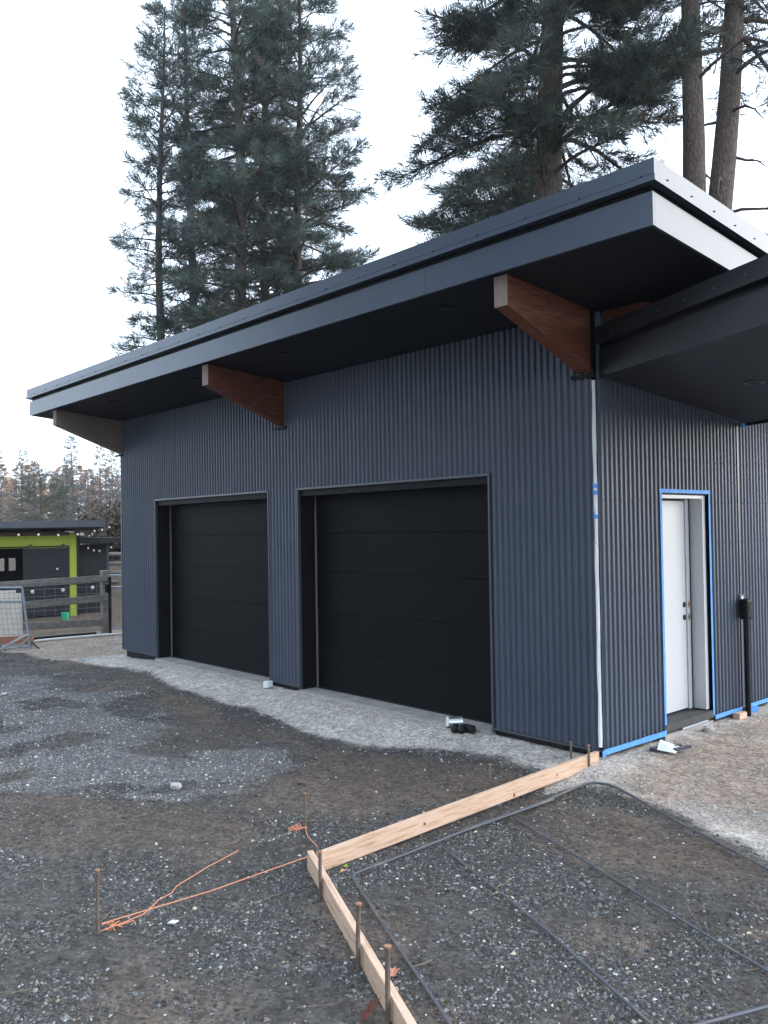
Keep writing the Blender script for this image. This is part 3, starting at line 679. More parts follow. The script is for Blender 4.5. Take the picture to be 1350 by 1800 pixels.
def on_ground(pts, r, lift=.0, n=14):
    out = []
    for i in range(len(pts)-1):
        a, b = Vector((*pts[i], 0)), Vector((*pts[i+1], 0)); m = max(1, int((b-a).length/.12))
        for k in range(m):
            q = a.lerp(b, k/m); out.append(Vector((q.x, q.y, 0)))
    out.append(Vector((*pts[-1], 0)))
    zz = gz(np.array([q.x for q in out]), np.array([q.y for q in out]))
    zz = np.convolve(np.pad(zz, 3, 'edge'), np.ones(7)/7, 'valid')
    for q, z in zip(out, zz): q.z = z+r+lift
    return out
def rod(name, pts, r, label, lift=.012):
    p = on_ground(pts, r, lift); b = p[0].copy()
    return tag(MB().tube(p, r, 8).build(name, M['rebar'], at=b, smooth=True), label, 'rebar', 'rebar laid out for a slab')
arc = [(1.90,-1.15),(1.13,-.78),(.60,-.525),(.45,-.46),(.34,-.435),(.265,-.46),(.225,-.53),(.215,-.64)]
rod('rebar', arc+[(.22,-.9),(.215,-1.9)], .0085, 'rebar bent round a corner beside the garage, end of the slab mat', .018)
rod('rebar', [(.235,-.95),(.225,-1.9),(.262,-2.78),(.268,-2.83),(.285,-2.865),(.32,-2.885),(1.1,-3.255),(2.1,-3.71)], .0085, 'rebar bent in a sharp corner parallel to both form boards', .018)
rod('rebar', [(.31,-2.17),(1.47,-2.63),(2.8,-3.20)], .0070, 'thin straight rebar crossing the slab area nearest the angled board', .020)
rod('rebar', [(.28,-1.45),(1.44,-1.91),(2.9,-2.42)], .0070, 'thin straight rebar crossing the middle of the slab area', .020)
rod('rebar', [(2.28,-3.02),(2.47,-2.53),(2.75,-1.9)], .0085, 'rebar crossing the far end of the slab mat, across the thin bars', .034)
def cord(pts, r, label):
    return tag(MB().tube(pts, r, 6).build('string_line', M['string'], at=pts[0]), label, 'string', 'orange layout strings')
zc = gz1(-.09, -4.18)
cord([(-.08,-4.17,zc+.05), (-.02,-3.6,.055), (.03,-2.99,.09)], .0028, 'taut orange string from the lone stake to the board corner')
lp = [(-.085,-4.17),(-.10,-4.05),(-.12,-3.93),(-.17,-3.86),(-.22,-3.79),(-.25,-3.70),(-.32,-3.63),(-.44,-3.36),(-.47,-3.28),(-.53,-3.10)]
cord([(x, y, gz1(x, y)+.012) for x, y in lp], .0028, 'loose end of orange string wandering over the gravel')
cord([(-.56,-2.57,gz1(-.57,-2.56)+.03), (-.3,-2.74,.06), (.0,-2.90,.125), (.05,-2.93,.136)], .0028, 'orange string from the short stake over the board corner')
rr = random.Random(3); kb = MB()
for k in range(7):
    a = Vector((-.08+rr.uniform(-.01,.02), -4.16+rr.uniform(-.02,.09), zc+.02)); c_ = a+Vector((rr.uniform(-.05,.05), rr.uniform(-.06,.08), rr.uniform(-.0,.02))); e_ = c_+Vector((rr.uniform(-.04,.04), rr.uniform(-.05,.06), -.012))
    kb.tube([a, c_, e_], .0026, 5)
tag(kb.build('string_tangle', M['string'], at=(-.08,-4.1,zc)), 'tangle of frayed orange string at the foot of the lone stake', 'string')
kb = MB(); z2 = gz1(-.57,-2.56)
for k in range(8):
    a = Vector((-.58+rr.uniform(-.03,.03), -2.58+rr.uniform(-.03,.03), z2+.02)); kb.tube([a, a+Vector((rr.uniform(-.05,.02), rr.uniform(-.07,.01), rr.uniform(0,.02))), a+Vector((rr.uniform(-.07,.0), rr.uniform(-.08,-.02), -.005))], .0035, 5)
tag(kb.build('string_tangle', M['string'], at=(-.58,-2.58,z2)), 'small knot of orange string round the stake off the board corner', 'string')

# ------------------------------------------------------------------ loose things on the ground
def rock(x, y, rx, ry, rz, m, label, seed, rough=.18, cat='stone', name='stone'):
    z = gz1(x, y); o = MB().blob((x, y, z+rz*.6), rx, ry, rz, seed, rough, 10, 6).build(name, m, at=(x, y, z), smooth=False)
    return tag(o, label, cat)
rock(-1.98,-2.75,.055,.038,.03, M['stone'], 'fist sized pale stone alone on dark gravel', 4)
rock(-1.38,-2.0,.05,.03,.018, M['stone_brown'], 'flat reddish brown stone on bare soil', 5)
rock(.13,1.50,.05,.05,.035, M['stone'], 'pale stone on the dirt below the entry door sill', 6)
rock(-6.95,-2.42,.045,.04,.02, M['stone'], 'white stone at the far edge of the gravel', 7)
def chip(x, y, a, l, w, m, label, cat, name, t=.006, tilt=.2):
    z = gz1(x, y)+.012; ca, sa = math.cos(a), math.sin(a); pts = []
    for (u, v) in ((-l,-w*.8),(l*.7,-w),(l,w*.8),(-l*.8,w)): pts.append(Vector((x+u*ca-v*sa, y+u*sa+v*ca, z+u*tilt)))
    return tag(MB().hexa(pts+[p+Vector((0,0,t)) for p in pts]).build(name, m, at=(x, y, z)), label, cat)
chip(.07,-3.86,.4,.024,.018, M['paper'], 'small square white chip lying in dark gravel', 'chip', 'white_chip', .008)
chip(-7.95,-1.4,.3,.05,.02, M['paper'], 'flat pale scrap at the edge of the tan dirt', 'scrap', 'paper_scrap')
chip(-8.95,-.6,.9,.05,.03, M['tape'], 'scrap of blue tape on pale gravel near the far corner', 'tape', 'tape_scrap', .003)
def leaf_(x, y, a, s, m, label, spikes=5, seed=1, zoff=.02, tilt=.3):
    z = gz1(x, y)+zoff; r_ = random.Random(seed); n = spikes*2+2; ring_ = []
    for k in range(n):
        t = 2*math.pi*k/n; rad = s*(1.0 if k % 2 == 0 else .5)*r_.uniform(.8, 1.15); px, py = math.cos(t)*rad, math.sin(t)*rad*.7
        ring_.append(Vector((x+px*math.cos(a)-py*math.sin(a), y+px*math.sin(a)+py*math.cos(a), z+abs(py)*.5+px*tilt)))
    b = MB(); c0 = Vector((x, y, z)); b.v = [tuple(c0)]+[tuple(p) for p in ring_]+[tuple(c0-Vector((0,0,.002)))]+[tuple(p-Vector((0,0,.002))) for p in ring_]
    for k in range(n):
        k2 = (k+1) % n; b.f.append((0, 1+k, 1+k2)); b.f.append((n+1, n+2+k2, n+2+k)); b.f.append((1+k, n+2+k, n+2+k2, 1+k2))
    return tag(b.build('fallen_leaf', m, at=(x, y, z)), label, 'leaf')
leaf_(1.0,-2.46,.5,.032, M['leaf_tan'], 'curled tan leaf between the thin rebars', 3, 2)
leaf_(.135,-2.80,.2,.035, M['leaf_green'], 'yellow green leaf tucked in the board corner', 3, 3)
leaf_(.17,-2.84,1.2,.035, M['leaf_tan'], 'tan leaf under the yellow green leaf in the board corner', 3, 9, .012)
leaf_(1.22,-3.40,2.2,.036, M['leaf_pink'], 'pinkish brown leaf between the rebar and the angled board', 4, 5)
leaf_(1.40,-3.70,1.4,.052, M['leaf_red'], 'dark maroon lobed leaf at the foot of a stake', 5, 6, .04, .8)
leaf_(1.19,-3.29,.4,.02, M['leaf_red'], 'small dark red leaf scrap beside the bent rebar', 3, 8)
# flashing offcut with paper
z = gz1(.22,.62)
FO = empty('flashing_offcut', (.22,.62,z), 'dark metal flashing offcut with a bent white face lying by the door', 'metal offcut')
MB().bar((.15,.50,z+.03), (.25,.78,z+.035), .05, .022).build('dark_channel', M['sheet_metal'], FO)
MB().hexa([(.20,.50,z+.035),(.33,.57,z+.015),(.27,.74,z+.03),(.15,.64,z+.085),(.20,.50,z+.038),(.33,.57,z+.018),(.27,.74,z+.033),(.15,.64,z+.088)]).build('white_face', M['paper'], FO)
MB().bar((.29,.62,z+.03), (.33,.80,z+.035), .035, .02).build('dark_lip', M['sheet_metal'], FO)
# cup by the centre pier
x, y = -4.60,-.13; z = gz1(x, y)
CU = empty('paper_cup', (x,y,z), 'crushed white paper cup lying against the centre pier', 'cup')
MB().hexa([(x-.05,y-.05,z),(x+.045,y-.05,z+.01),(x+.05,y+.04,z+.015),(x-.04,y+.045,z),(x-.03,y-.055,z+.085),(x+.055,y-.04,z+.10),(x+.06,y+.03,z+.095),(x-.02,y+.04,z+.08)]).build('cup', M['paper'], CU, bevel=.012)
MB().hexa([(x-.10,y-.02,z),(x-.055,y-.03,z),(x-.05,y+.02,z),(x-.09,y+.02,z),(x-.095,y-.01,z+.05),(x-.06,y-.02,z+.06),(x-.055,y+.02,z+.05),(x-.09,y+.02,z+.045)]).build('brown_sleeve', M['red_paint'], CU)
# tin and black knee pads by the second door
x, y = -1.56,-.10; z = gz1(x, y)
T = empty('paint_tin', (x,y,z), 'small silver tin lying on its side by the garage door', 'tin')
MB().tube([(x-.02,y-.05,z+.05),(x+.05,y+.06,z+.052)], .048, 16).build('can', M['tin'], T)
MB().tube([(x-.027,y-.061,z+.05),(x-.0205,y-.0508,z+.05)], .051, 16).build('lid', M['paper'], T)
x, y = -1.40,-.17; z = gz1(x, y)
T = empty('tool_bundle', (x,y,z), 'black rubber strapped bundle lying next to the silver tin', 'tool')
MB().blob((x-.03,y-.05,z+.035), .035,.05,.045, 2, .08).build('pad', M['rubber'], T, smooth=True)
MB().blob((x+.035,y-.03,z+.035), .035,.05,.045, 3, .08).build('pad', M['rubber'], T, smooth=True)
MB().box(x-.02,x+.12,y+.01,y+.08,z,z+.065).build('strap', M['rubber'], T, bevel=.015)
MB().tube([(x-.16,y-.02,z+.02),(x-.08,y-.03,z+.035),(x-.03,y,z+.03)], .008, 6).build('cord', M['rubber'], T)

# ------------------------------------------------------------------ yard fence, gates, shed
E_ = Vector((.6658,.7461,0)); N_ = Vector((.7461,-.6658,0))     # along / towards the garage
FE = empty('rail_fence', (-12.34,1.24,0), 'weathered three rail wooden fence with wire mesh', 'fence')
fa, fb = Vector((-12.34,1.24,0)), Vector((-12.76,-.63,0)); fd = (fb-fa)
MB().box(-12.42,-12.26,1.16,1.32,-.2,1.235).build('post', M['fence_wood'], FE, bevel=.01)
fc = fa+fd*1.9
MB().box(fc.x-.08,fc.x+.08,fc.y-.08,fc.y+.08,-.2,1.2).build('post', M['fence_wood'], FE, bevel=.01)
fn = Vector((-fd.y, fd.x, 0)).normalized()
if fn.dot(Vector(CAM)-fa) < 0: fn = -fn
fo = fn*.10
for z0, z1 in ((1.08, 1.03), (.70, .62), (.22, .23)):
    p = fa+fo-fd*.04; q = fa+fo+fd*1.98; MB().bar((p.x,p.y,z0), (q.x,q.y,z1+(z1-z0)), .045, .135).build('rail', M['fence_wood'], FE, bevel=.006)
wb = MB(); wo = fn*.15
for k in range(8):
    z = .12+k*.135; p = fa+wo; q = fa+wo+fd*1.95; wb.tube([(p.x,p.y,z),(q.x,q.y,z-.02)], .0035, 4)
for k in range(20):
    p = fa+wo+fd*(k*.1); wb.tube([(p.x,p.y,.05),(p.x,p.y,1.1)], .0035, 4)
tag(wb.build('wire_mesh', M['wire'], FE), kind='stuff')
# pipe gate between fence and garage
PG = empty('pipe_gate', (-10.87,.72,0), 'black pipe gate with chain link beside the far garage corner', 'gate')
MB().tube([(-11.95,1.16,-.1),(-11.95,1.16,1.12)], .03, 10).build('gate_post', M['black'], PG)
for z in (1.15,.92,.12): MB().tube([(-11.95,1.16,z),(-10.2,2.6,z+.02)], .018, 8).build('gate_tube', M['galv'], PG)
MB().box(-11.99,-11.90,1.08,1.14,.82,.98).build('latch', M['black'], PG)
wb = MB()
for k in range(26):
    t = k/25; p = Vector((-11.95,1.16,0)).lerp(Vector((-10.2,2.6,0)), t); wb.tube([(p.x,p.y,.12),(p.x,p.y,.92)], .003, 4)
for k in range(11):
    z = .14+k*.075; wb.tube([(-11.95,1.16,z),(-10.2,2.6,z)], .003, 4)
tag(wb.build('chain_link', M['wire'], PG), kind='stuff')
# leaning tube gate panel
TG = empty('gate_panel', (-10.95,-.75,0), 'galvanized tube gate panel with wire grid leaning over stacked sheets', 'gate')
ga, gb, gd = Vector((-10.93,-.72,.0)), Vector((-11.06,-.80,1.06)), Vector((-.67,-.745,0))
MB().tube([ga, gb], .022, 8).build('upright', M['galv'], TG)
MB().tube([gb, gb+gd*1.3], .022, 8).build('tube_rail', M['galv'], TG)
p = ga.lerp(gb, .78); MB().tube([p, p+gd*1.3], .018, 8).build('tube_rail', M['galv'], TG)
p = ga.lerp(gb, .05); MB().tube([p, p+gd*1.3], .018, 8).build('tube_rail', M['galv'], TG)
MB().tube([ga+gd*1.3, gb+gd*1.3], .022, 8).build('upright', M['galv'], TG)
wb = MB()
for k in range(1, 12): p = ga.lerp(gb, k/12); wb.tube([p, p+gd*1.3], .003, 4)
for k in range(1, 16): wb.tube([ga+gd*1.3*k/16, gb+gd*1.3*k/16], .003, 4)
tag(wb.build('wire_grid', M['wire'], TG), kind='stuff')
# sheets leaning on the fence, on a low red skid
for k, (off, lab) in enumerate(((0, 'pale sheet panel leaning behind the tube gate, front of the pair'), (.05, 'pale sheet panel leaning behind the tube gate, rear of the pair'))):
    a = Vector((-11.52-off,-.66+off,.13)); d = Vector((-.30,-1.15,0)).normalized(); bk = Vector((-.42,.15,.84))
    w0, w1 = 1.3, 1.25
    P = [a, a+d*w0, a+d*w0+bk, a+bk*(1-.07*k)+d*(.10-.06*k)]
    nn = Vector((.03,.012,.012))
    tag(MB().hexa([p-nn for p in P]+list(P)).build('sheet_panel', M['osb'], at=a), lab, 'panel', 'leaning sheets')
SK = empty('skid_frame', (-11.2,-.9,0), 'low red timber frame lying in front of the leaning sheets', 'frame')
MB().bar((-11.17,-.62,.15), (-11.9,-2.0,.15), .05, .12).build('side_rail', M['red_paint'], SK)
MB().bar((-11.60,-.45,.12), (-12.3,-1.8,.12), .05, .10).build('side_rail', M['red_paint'], SK)
MB().bar((-11.15,-.66,.09), (-11.62,-.44,.09), .05, .08).build('cross_rail', M['red_paint'], SK)
for (x, y) in ((-11.1,-.62),(-11.35,-1.1)):
    MB().tube([(x-.2,y-.1,.08),(x+.02,y,.09),(x+.09,y+.05,.02),(x+.13,y+.07,.0)], .012, 6).build('steel_leg', M['black'], SK)
hp_ = []
for k in range(26):
    t = k/25*2*math.pi*1.15; hp_.append((-10.75+.22*math.cos(t)-.05*k/25, -1.15+.38*math.sin(t), .05+.24*max(0, math.sin(t+.6))+.01*k/25))
tag(MB().tube(hp_, .014, 7).build('garden_hose', M['hose'], at=hp_[0], smooth=True), 'grey hose coiled in a loop beside the red frame', 'hose')
pp = [(x, y, gz1(x, y)+.03) for x, y in ((-11.86,-.45),(-11.85,-.1),(-11.82,.3),(-11.76,.8),(-11.68,1.28),(-11.5,1.7))]
tag(MB().tube(pp, .022, 8).build('drain_pipe', M['pvc'], at=pp[0], smooth=True), 'long white plastic pipe lying on the ground along the fence', 'pipe')
pp = [(x-.15, y+.06, gz1(x, y)+.05) for x, y in ((-11.86,-.45),(-11.85,-.1),(-11.82,.3),(-11.76,.8))]
tag(MB().tube(pp, .03, 8).build('black_pipe', M['black'], at=pp[0], smooth=True), 'black corrugated pipe lying behind the white pipe', 'pipe')

# shed, local frame: u along E_, v towards the camera, origin at lime post foot
SO = Vector((-15.71,2.02,.06)); SN = Vector((.9703,-.2419,0)); E_ = Vector((.2419,.9703,0))
def sp(u, v, z): q = SO+E_*u+SN*v; return (q.x, q.y, z)
def sbox(u0, u1, v0, v1, z0, z1, dz=0):     # dz: extra height at the back
    return MB().hexa([sp(u0,v1,z0),sp(u1,v1,z0),sp(u1,v0,z0+dz),sp(u0,v0,z0+dz),sp(u0,v1,z1),sp(u1,v1,z1),sp(u1,v0,z1+dz),sp(u0,v0,z1+dz)])
SH = empty('animal_shed', SO, 'small black shed with lime green door frame and dark flat roof', 'shed')
for u0, u1, z0, z1 in ((-4.2,.05,.0,1.05),(-4.2,.05,1.40,2.05),(-4.2,-1.58,1.0505,1.3995),(-1.37,-1.31,1.0505,1.3995),(-1.11,.05,1.0505,1.3995)):
    sbox(u0,u1,-2.4,-2.32,z0,z1).build('back_wall', M['shed_dark'], SH)
sbox(-.03,.05,-2.318,-.002,.0,2.0).build('side_wall', M['shed_dark'], SH); sbox(-4.2,-4.12,-2.318,-.002,.0,2.0).build('side_wall', M['shed_dark'], SH)
sbox(-.155,.0,.0,.05,.04,1.975).build('lime_post', M['lime'], SH)
sbox(-4.2,-.157,.0,.05,1.66,1.935).build('lime_header', M['lime'], SH)
sbox(-4.2,-.157,-.01,.045,1.937,2.02).build('header_board', M['shed_brown'], SH)
sbox(.002,.05,-.0,.06,.04,2.02).build('corner_board', M['shed_dark'], SH)
sbox(-3.0,-2.2,-.0,.04,.04,1.658).build('front_panel', M['shed_dark'], SH); sbox(-4.2,-3.05,-.0,.04,.04,1.658).build('front_panel', M['shed_dark'], SH)
sbox(-4.3,.52,-2.7,.62,2.12,2.27,-.05).build('roof', M['shed_roof'], SH)
sbox(-4.26,.48,-2.66,.58,2.09,2.118,-.05).build('roof_soffit', M['shed_dark'], SH)
sbox(-2.3,-.16,.052,.07,1.675,1.70).build('door_track', M['black'], SH)
dr = sbox(-1.16,-.17,.075,.10,.10,1.655).build('sliding_door', M['shed_roof'], SH)
for k in range(12):
    z = .115+k*.128; sbox(-1.15,-.18,.101,.115,z,z+.119).build('plank', M['shed_dark'], dr)
for u in (-1.0,-.30): MB().tube([sp(u,.075,1.70), sp(u,.10,1.70)], .045, 10).build('track_wheel', M['shed_brown'], dr)
sbox(-.46,-.42,.116,.14,1.15,1.19).build('door_knob', M['pvc'], dr)
for u0, u1 in ((-1.58,-1.37),(-1.31,-1.11)):
    w = MB()
    for a in ((u0,u0+.02,1.052,1.398),(u1-.02,u1,1.052,1.398),(u0+.021,u1-.021,1.052,1.07),(u0+.021,u1-.021,1.38,1.398)):
        p = sbox(a[0],a[1],-2.39,-2.30,a[2],a[3]); n = len(w.v); w.v += p.v; w.f += [tuple(n+i for i in f) for f in p.f]
    w = w.build('window', M['shed_dark'], SH); sbox(u0+.0205,u1-.0205,-2.37,-2.364,1.071,1.379).build('pane', M['glass'], w)
AN = sbox(.07,.74,-1.2,-.35,.0,1.70).build('annex_wall', M['shed_dark'], SH)
sbox(.08,1.06,-1.5,-.02,1.735,1.87).build('annex_roof', M['shed_dark'], SH)
sbox(.742,.80,-.42,-.35,.0,1.70).build('annex_post', M['shed_roof'], SH)
sbox(.12,.68,-.348,-.34,.10,1.60).build('annex_door', M['shed_roof' if False else 'shed_dark'], SH)
# string lights
def lights(pts, nb_, label, drop=.05, rb=.026):
    L_ = empty('string_lights', pts[0], label, 'string lights')
    tot = []; 
    for i in range(len(pts)-1):
        a, b = Vector(pts[i]), Vector(pts[i+1])
        for k in range(8):
            t = k/8; q = a.lerp(b, t); q.z -= math.sin(t*math.pi)*.03; tot.append(q)
    tot.append(Vector(pts[-1])); MB().tube(tot, .006, 5).build('cable', M['black'], L_)
    for k in range(nb_):
        f = (k+.5)/nb_*(len(tot)-1); i = int(f); q = tot[i].lerp(tot[min(i+1, len(tot)-1)], f-i)
        s = MB().tube([q-Vector((0,0,.005)), q-Vector((0,0,drop))], .012, 6).build('socket', M['black'], L_)
        MB().blob(q-Vector((0,0,drop+rb*.8)), rb, rb, rb*1.15, 1, .0, 10, 6).build('bulb', M['bulb'], s, smooth=True)
lights([sp(-2.3,.66,2.05), sp(-1.1,.66,2.05), sp(.15,.66,2.04)], 6, 'string of white bulbs along the shed roof edge')
q0 = fa+fn*.17; q1 = fa+fn*.17+fd*1.0; q2 = q1+fd*.9
lights([(q0.x,q0.y,1.02),(q1.x,q1.y,.99),(q2.x,q2.y,.95)], 7, 'string of white bulbs hung under the top fence rail', .06, .034)
lights([sp(.2,.0,1.74), sp(.55,-.2,1.62), sp(1.2,.0,1.9)], 5, 'string of white bulbs sagging below the annex roof')
lights([sp(.16,.60,1.98), sp(.7,-1.8,2.1), sp(1.4,-3.2,2.25)], 5, 'string of white bulbs running back past the annex')
x, y = -15.3,2.0; z = gz1(x, y)
BK = empty('feed_bucket', sp(-.36,.8,z), 'bright green bucket on the ground by the lime post', 'bucket')
b0 = Vector(sp(-.36,.8,z)); MB().tube([b0+Vector((0,0,.0)), b0+Vector((0,0,.17))], [.075,.09], 14).build('body', M['bucket'], BK)
MB().tube([b0+Vector((-.09,-.06,.15)), b0+Vector((-.12,-.02,.10)), b0+Vector((-.09,.06,.15))], .006, 5).build('handle', M['wire'], BK)
b0 = Vector(sp(-.75,1.6,gz1(-14.9,.6))); tag(MB().tube([b0, b0+Vector((0,0,.09)), b0+Vector((0,0,.091)), b0+Vector((0,0,.02))], [.15,.17,.155,.14], 16).build('feed_pan', M['pan'], at=b0), 'low dark blue rubber pan on the dirt before the shed', 'pan')
# log fence behind, on the bank
LF = empty('log_fence', (-19.5,5.2,.5), 'weathered log rail fence on the brushy bank behind the shed', 'fence')
la, lb = Vector((-19.8,3.4,0)), Vector((-15.5,8.2,0))
for t in (.0,.5,1.0):
    p = la.lerp(lb, t); z = gz1(p.x, p.y); MB().tube([(p.x,p.y,z-.2),(p.x,p.y,z+1.35)], .08, 8).build('post', M['fence_wood'], LF)
za, zb = gz1(la.x, la.y), gz1(lb.x, lb.y)
for k in range(5): MB().tube([(la.x,la.y,za+.2+k*.26),(lb.x,lb.y,zb+.2+k*.26)], .055, 8).build('rail', M['fence_wood'], LF)

# ------------------------------------------------------------------ trees
def tuft_mesh(P, D, n_need, ln, wd, spread, r, base, var):
    """needle tufts: P points, D directions; each needle one long thin triangle"""
    n = len(P); d = D[:, None]+r.normal(0, spread, (n, n_need, 3)); d /= np.linalg.norm(d, axis=-1, keepdims=True)
    l = ln*r.uniform(.7, 1.15, (n, n_need, 1)); p = P[:, None]+d*l*.05+D[:, None]*r.uniform(-.35, .15, (n, n_need, 1))*ln
    s = np.cross(d, r.normal(0, 1, (n, n_need, 3))); s /= np.linalg.norm(s, axis=-1, keepdims=True)+1e-9; s *= wd/2
    tip = p+d*l; mid = p+d*l*.4
    Vv = np.stack([p, mid+s, tip, mid-s], 2).reshape(-1, 3)
    Ff = np.arange(n*n_need*4).reshape(-1, 4)
    c = np.array(base)*(1+r.normal(0, var, (n, 1)))*(1+r.normal(0, .06, (n, 3)))
    br = r.uniform(0, 1, n) < .02; c[br] = np.array((.16,.095,.05))
    c = np.clip(c, .008, .4); return Vv, Ff, np.repeat(c, n_need*4, 0)
def pine_geom(seed, H, cb, R, tr, nbr, lean=(0,0), prof=None, sub=7, tl=.26, nn=12, tw=.016, droop=.35, base=(.045,.068,.050), var=.35, dead=0, tstep=.28, limb=1.0, s0=.35):
    r = np.random.default_rng(seed); tb = MB(); pts, rad = [], []
    ph = r.uniform(0, 6)
    def trunk(z):
        return Vector((lean[0]*z+.12*math.sin(z*.35+ph), lean[1]*z+.12*math.cos(z*.3+ph), z))
    def trad(z): return max(.02, tr*(1-z/H)**.75+.01)
    for k in range(15):
        z = -.4+(H+.4)*k/14; pts.append(trunk(z)); rad.append(trad(max(z, 0))*(1.25 if k == 0 else 1))
    tb.tube(pts, rad, 12)
    P, D = [], []
    prof = prof or (lambda t: (.55+.45*math.sin(min(1, t*2.2)*math.pi/2))*(1-t)**.62*1.25)
    for k in range(nbr):
        t = (k+r.uniform(0, 1))/nbr; z = cb+(H-cb)*t*.985; az = k*2.39996+r.uniform(-.5, .5)
        L_ = R*prof(t)*r.uniform(.6, 1.2)+.25
        a = Vector((math.cos(az), math.sin(az), 0)); o = trunk(z); rise = r.uniform(-.3, .5)+.5*t; dr = droop*r.uniform(.3, 1.6)
        bp = []; n = 6; side = Vector((-a.y, a.x, 0))*r.uniform(-.2, .2)
        for i in range(n+1):
            s = i/n; bp.append(o+a*L_*s+side*L_*s*s+Vector((0, 0, L_*(rise*s-dr*s*s+.35*dr*s**4))))
        r0 = min(trad(z)*.45, .012+.018*L_)*limb; tb.tube(bp, [max(.006, r0*(1-.85*i/n)) for i in range(n+1)], 5, cap=False)
        ns = max(3, int(sub*L_*(1-s0)*1.3*(r.uniform(.8, 1.2) if r.uniform() > .14 else .25)))
        for j in range(ns):
            s = s0+(1-s0)*(j+r.uniform(0, 1))/ns; i = min(int(s*n), n-1); q = bp[i].lerp(bp[i+1], s*n-i); tg = (bp[i+1]-bp[i]).normalized()
            sl = (.22+.30*L_*(1-s)+.12)*r.uniform(.6, 1.3); sg = 1 if j % 2 else -1
            dd = (tg*.8+Vector((-tg.y, tg.x, 0))*sg*r.uniform(.5, 1.1)+Vector((0, 0, r.uniform(-.42, .55)))).normalized()
            if sl > .25: tb.tube([q, q+dd*sl], [.008, .004], 3, cap=False)
            m = max(1, int(sl/tstep)+1)
            for w in range(m):
                f = 1-w*tstep*r.uniform(.7, 1.0)/sl
                if f < .1: break
                P.append(q+dd*sl*f); D.append((dd+Vector((0, 0, .25))).normalized())
        P.append(bp[-1]); D.append((bp[-1]-bp[-2]).normalized())
    for k in range(dead):
        z = cb*(.22+.78*(k+.5)/dead)+r.uniform(-.3, .3); az = k*2.4+r.uniform(-.6, .6); L_ = r.uniform(.8, 2.6); a = Vector((math.cos(az), math.sin(az), 0)); o = trunk(z)
        u_ = r.uniform(-.1, .6); bp = [o+a*L_*s+Vector((0, 0, L_*(u_*s-.55*s*s*r.uniform(.6, 1.1)))) for s in (0, .25, .5, .75, 1)]
        tb.tube(bp, [.05, .04, .03, .02, .008], 6, cap=False)
        for i in (2, 3): tb.tube([bp[i], bp[i]+(a+Vector((r.uniform(-1, 1), r.uniform(-1, 1), r.uniform(-.6, .4)))).normalized()*r.uniform(.3, .8)], [.014, .004], 4, cap=False)
    if not P: return tb, None
    P = np.array([tuple(p) for p in P]); D = np.array([tuple(p) for p in D])
    return tb, tuft_mesh(P, D, nn, tl, tw, .55, r, base, var)
def tree_meshes(bark, leafmat, **kw):
    tb, cr_ = pine_geom(**kw)
    tm = tb.mesh('trunk', bark, smooth=True); cm = np_mesh('crown', *cr_[:2], leafmat, cr_[2]) if cr_ else None
    return tm, cm
def place_tree(name, meshes, xy, label, group=None, rz=0, sc=1.0, cat='tree', z=None):
    zz = gz1(*xy) if z is None else z
    e = empty(name, (xy[0], xy[1], zz), label, cat, group); e.rotation_euler = (0, 0, rz); e.scale = (sc, sc, sc)
    for nm, me in zip(('trunk', 'crown'), meshes):
        if me:
            o = bpy.data.objects.new(nm, me); col.objects.link(o); o.parent = e
    return e
colp = lambda t: (.62+.38*math.sin(min(1, t*3)*math.pi/2))*(1-t**2.6)**.8
dense = dict(sub=9, tl=.34, nn=17, tw=.021, base=(.080,.108,.092), droop=.3, tstep=.26)
A = tree_meshes(M['bark_far'], M['needles'], seed=1, H=25.5, cb=2.5, R=2.5, tr=.26, nbr=178, prof=colp, **dense)
B = tree_meshes(M['bark_far'], M['needles'], seed=2, H=21.5, cb=2.5, R=2.65, tr=.24, nbr=158, prof=colp, **dense)
Cc = tree_meshes(M['bark_far'], M['needles'], seed=3, H=19.2, cb=3.5, R=1.55, tr=.19, nbr=105, **dict(dense, sub=7), prof=lambda t: (.55+.55*t)*(1-t**4)**.8)
PG_ = 'pines behind the garage'
place_tree('pine_tree', A, (-20.84,9.77), 'tallest dense pine in the row behind the garage roof', PG_)
place_tree('pine_tree', B, (-20.24,11.95), 'broad dense pine at the big pine end of the row', PG_, 1.0)
place_tree('pine_tree', Cc, (-23.47,8.34), 'slender pine with bare lower trunk at the shed end of the row', PG_)
place_tree('pine_tree', Cc, (-25.51,10.55), 'thin pine half hidden just behind the slender one in the row', PG_, 2.2, 1.16)
place_tree('pine_tree', A, (-24.38,13.33), 'pine at the back of the row, crown between its taller neighbours', PG_, 3.9, .97)
BIG = tree_meshes(M['bark_plates'], M['needles'], seed=12, H=25, cb=5.0, R=3.7, tr=.46, nbr=215, sub=13, s0=.28, tl=.31, nn=18, tw=.0165, droop=.75, base=(.056,.075,.060), tstep=.22, limb=.9, prof=lambda t: (.80+.20*math.sin(min(1, t*2)*math.pi/2))*(1-t)**.5*1.12)
place_tree('ponderosa_pine', BIG, (-8.16,10.46), 'big spreading pine with thick trunk and drooping limbs directly behind the roof')
TW1 = tree_meshes(M['bark_plates'], M['needles'], seed=21, H=26, cb=14.0, R=2.4, tr=.36, nbr=70, sub=8, tl=.32, nn=13, tw=.02, droop=.5, base=(.050,.064,.056), dead=10, lean=(.030,.035))
TW2 = tree_meshes(M['bark_plates'], M['needles'], seed=26, H=25, cb=12.5, R=2.6, tr=.40, nbr=70, sub=8, tl=.32, nn=13, tw=.02, droop=.6, base=(.050,.064,.056), dead=20, lean=(.052,.058), limb=1.4)
place_tree('ponderosa_pine', TW1, (-6.3,12.5), 'straight bare pine trunk, upright one of the close pair')
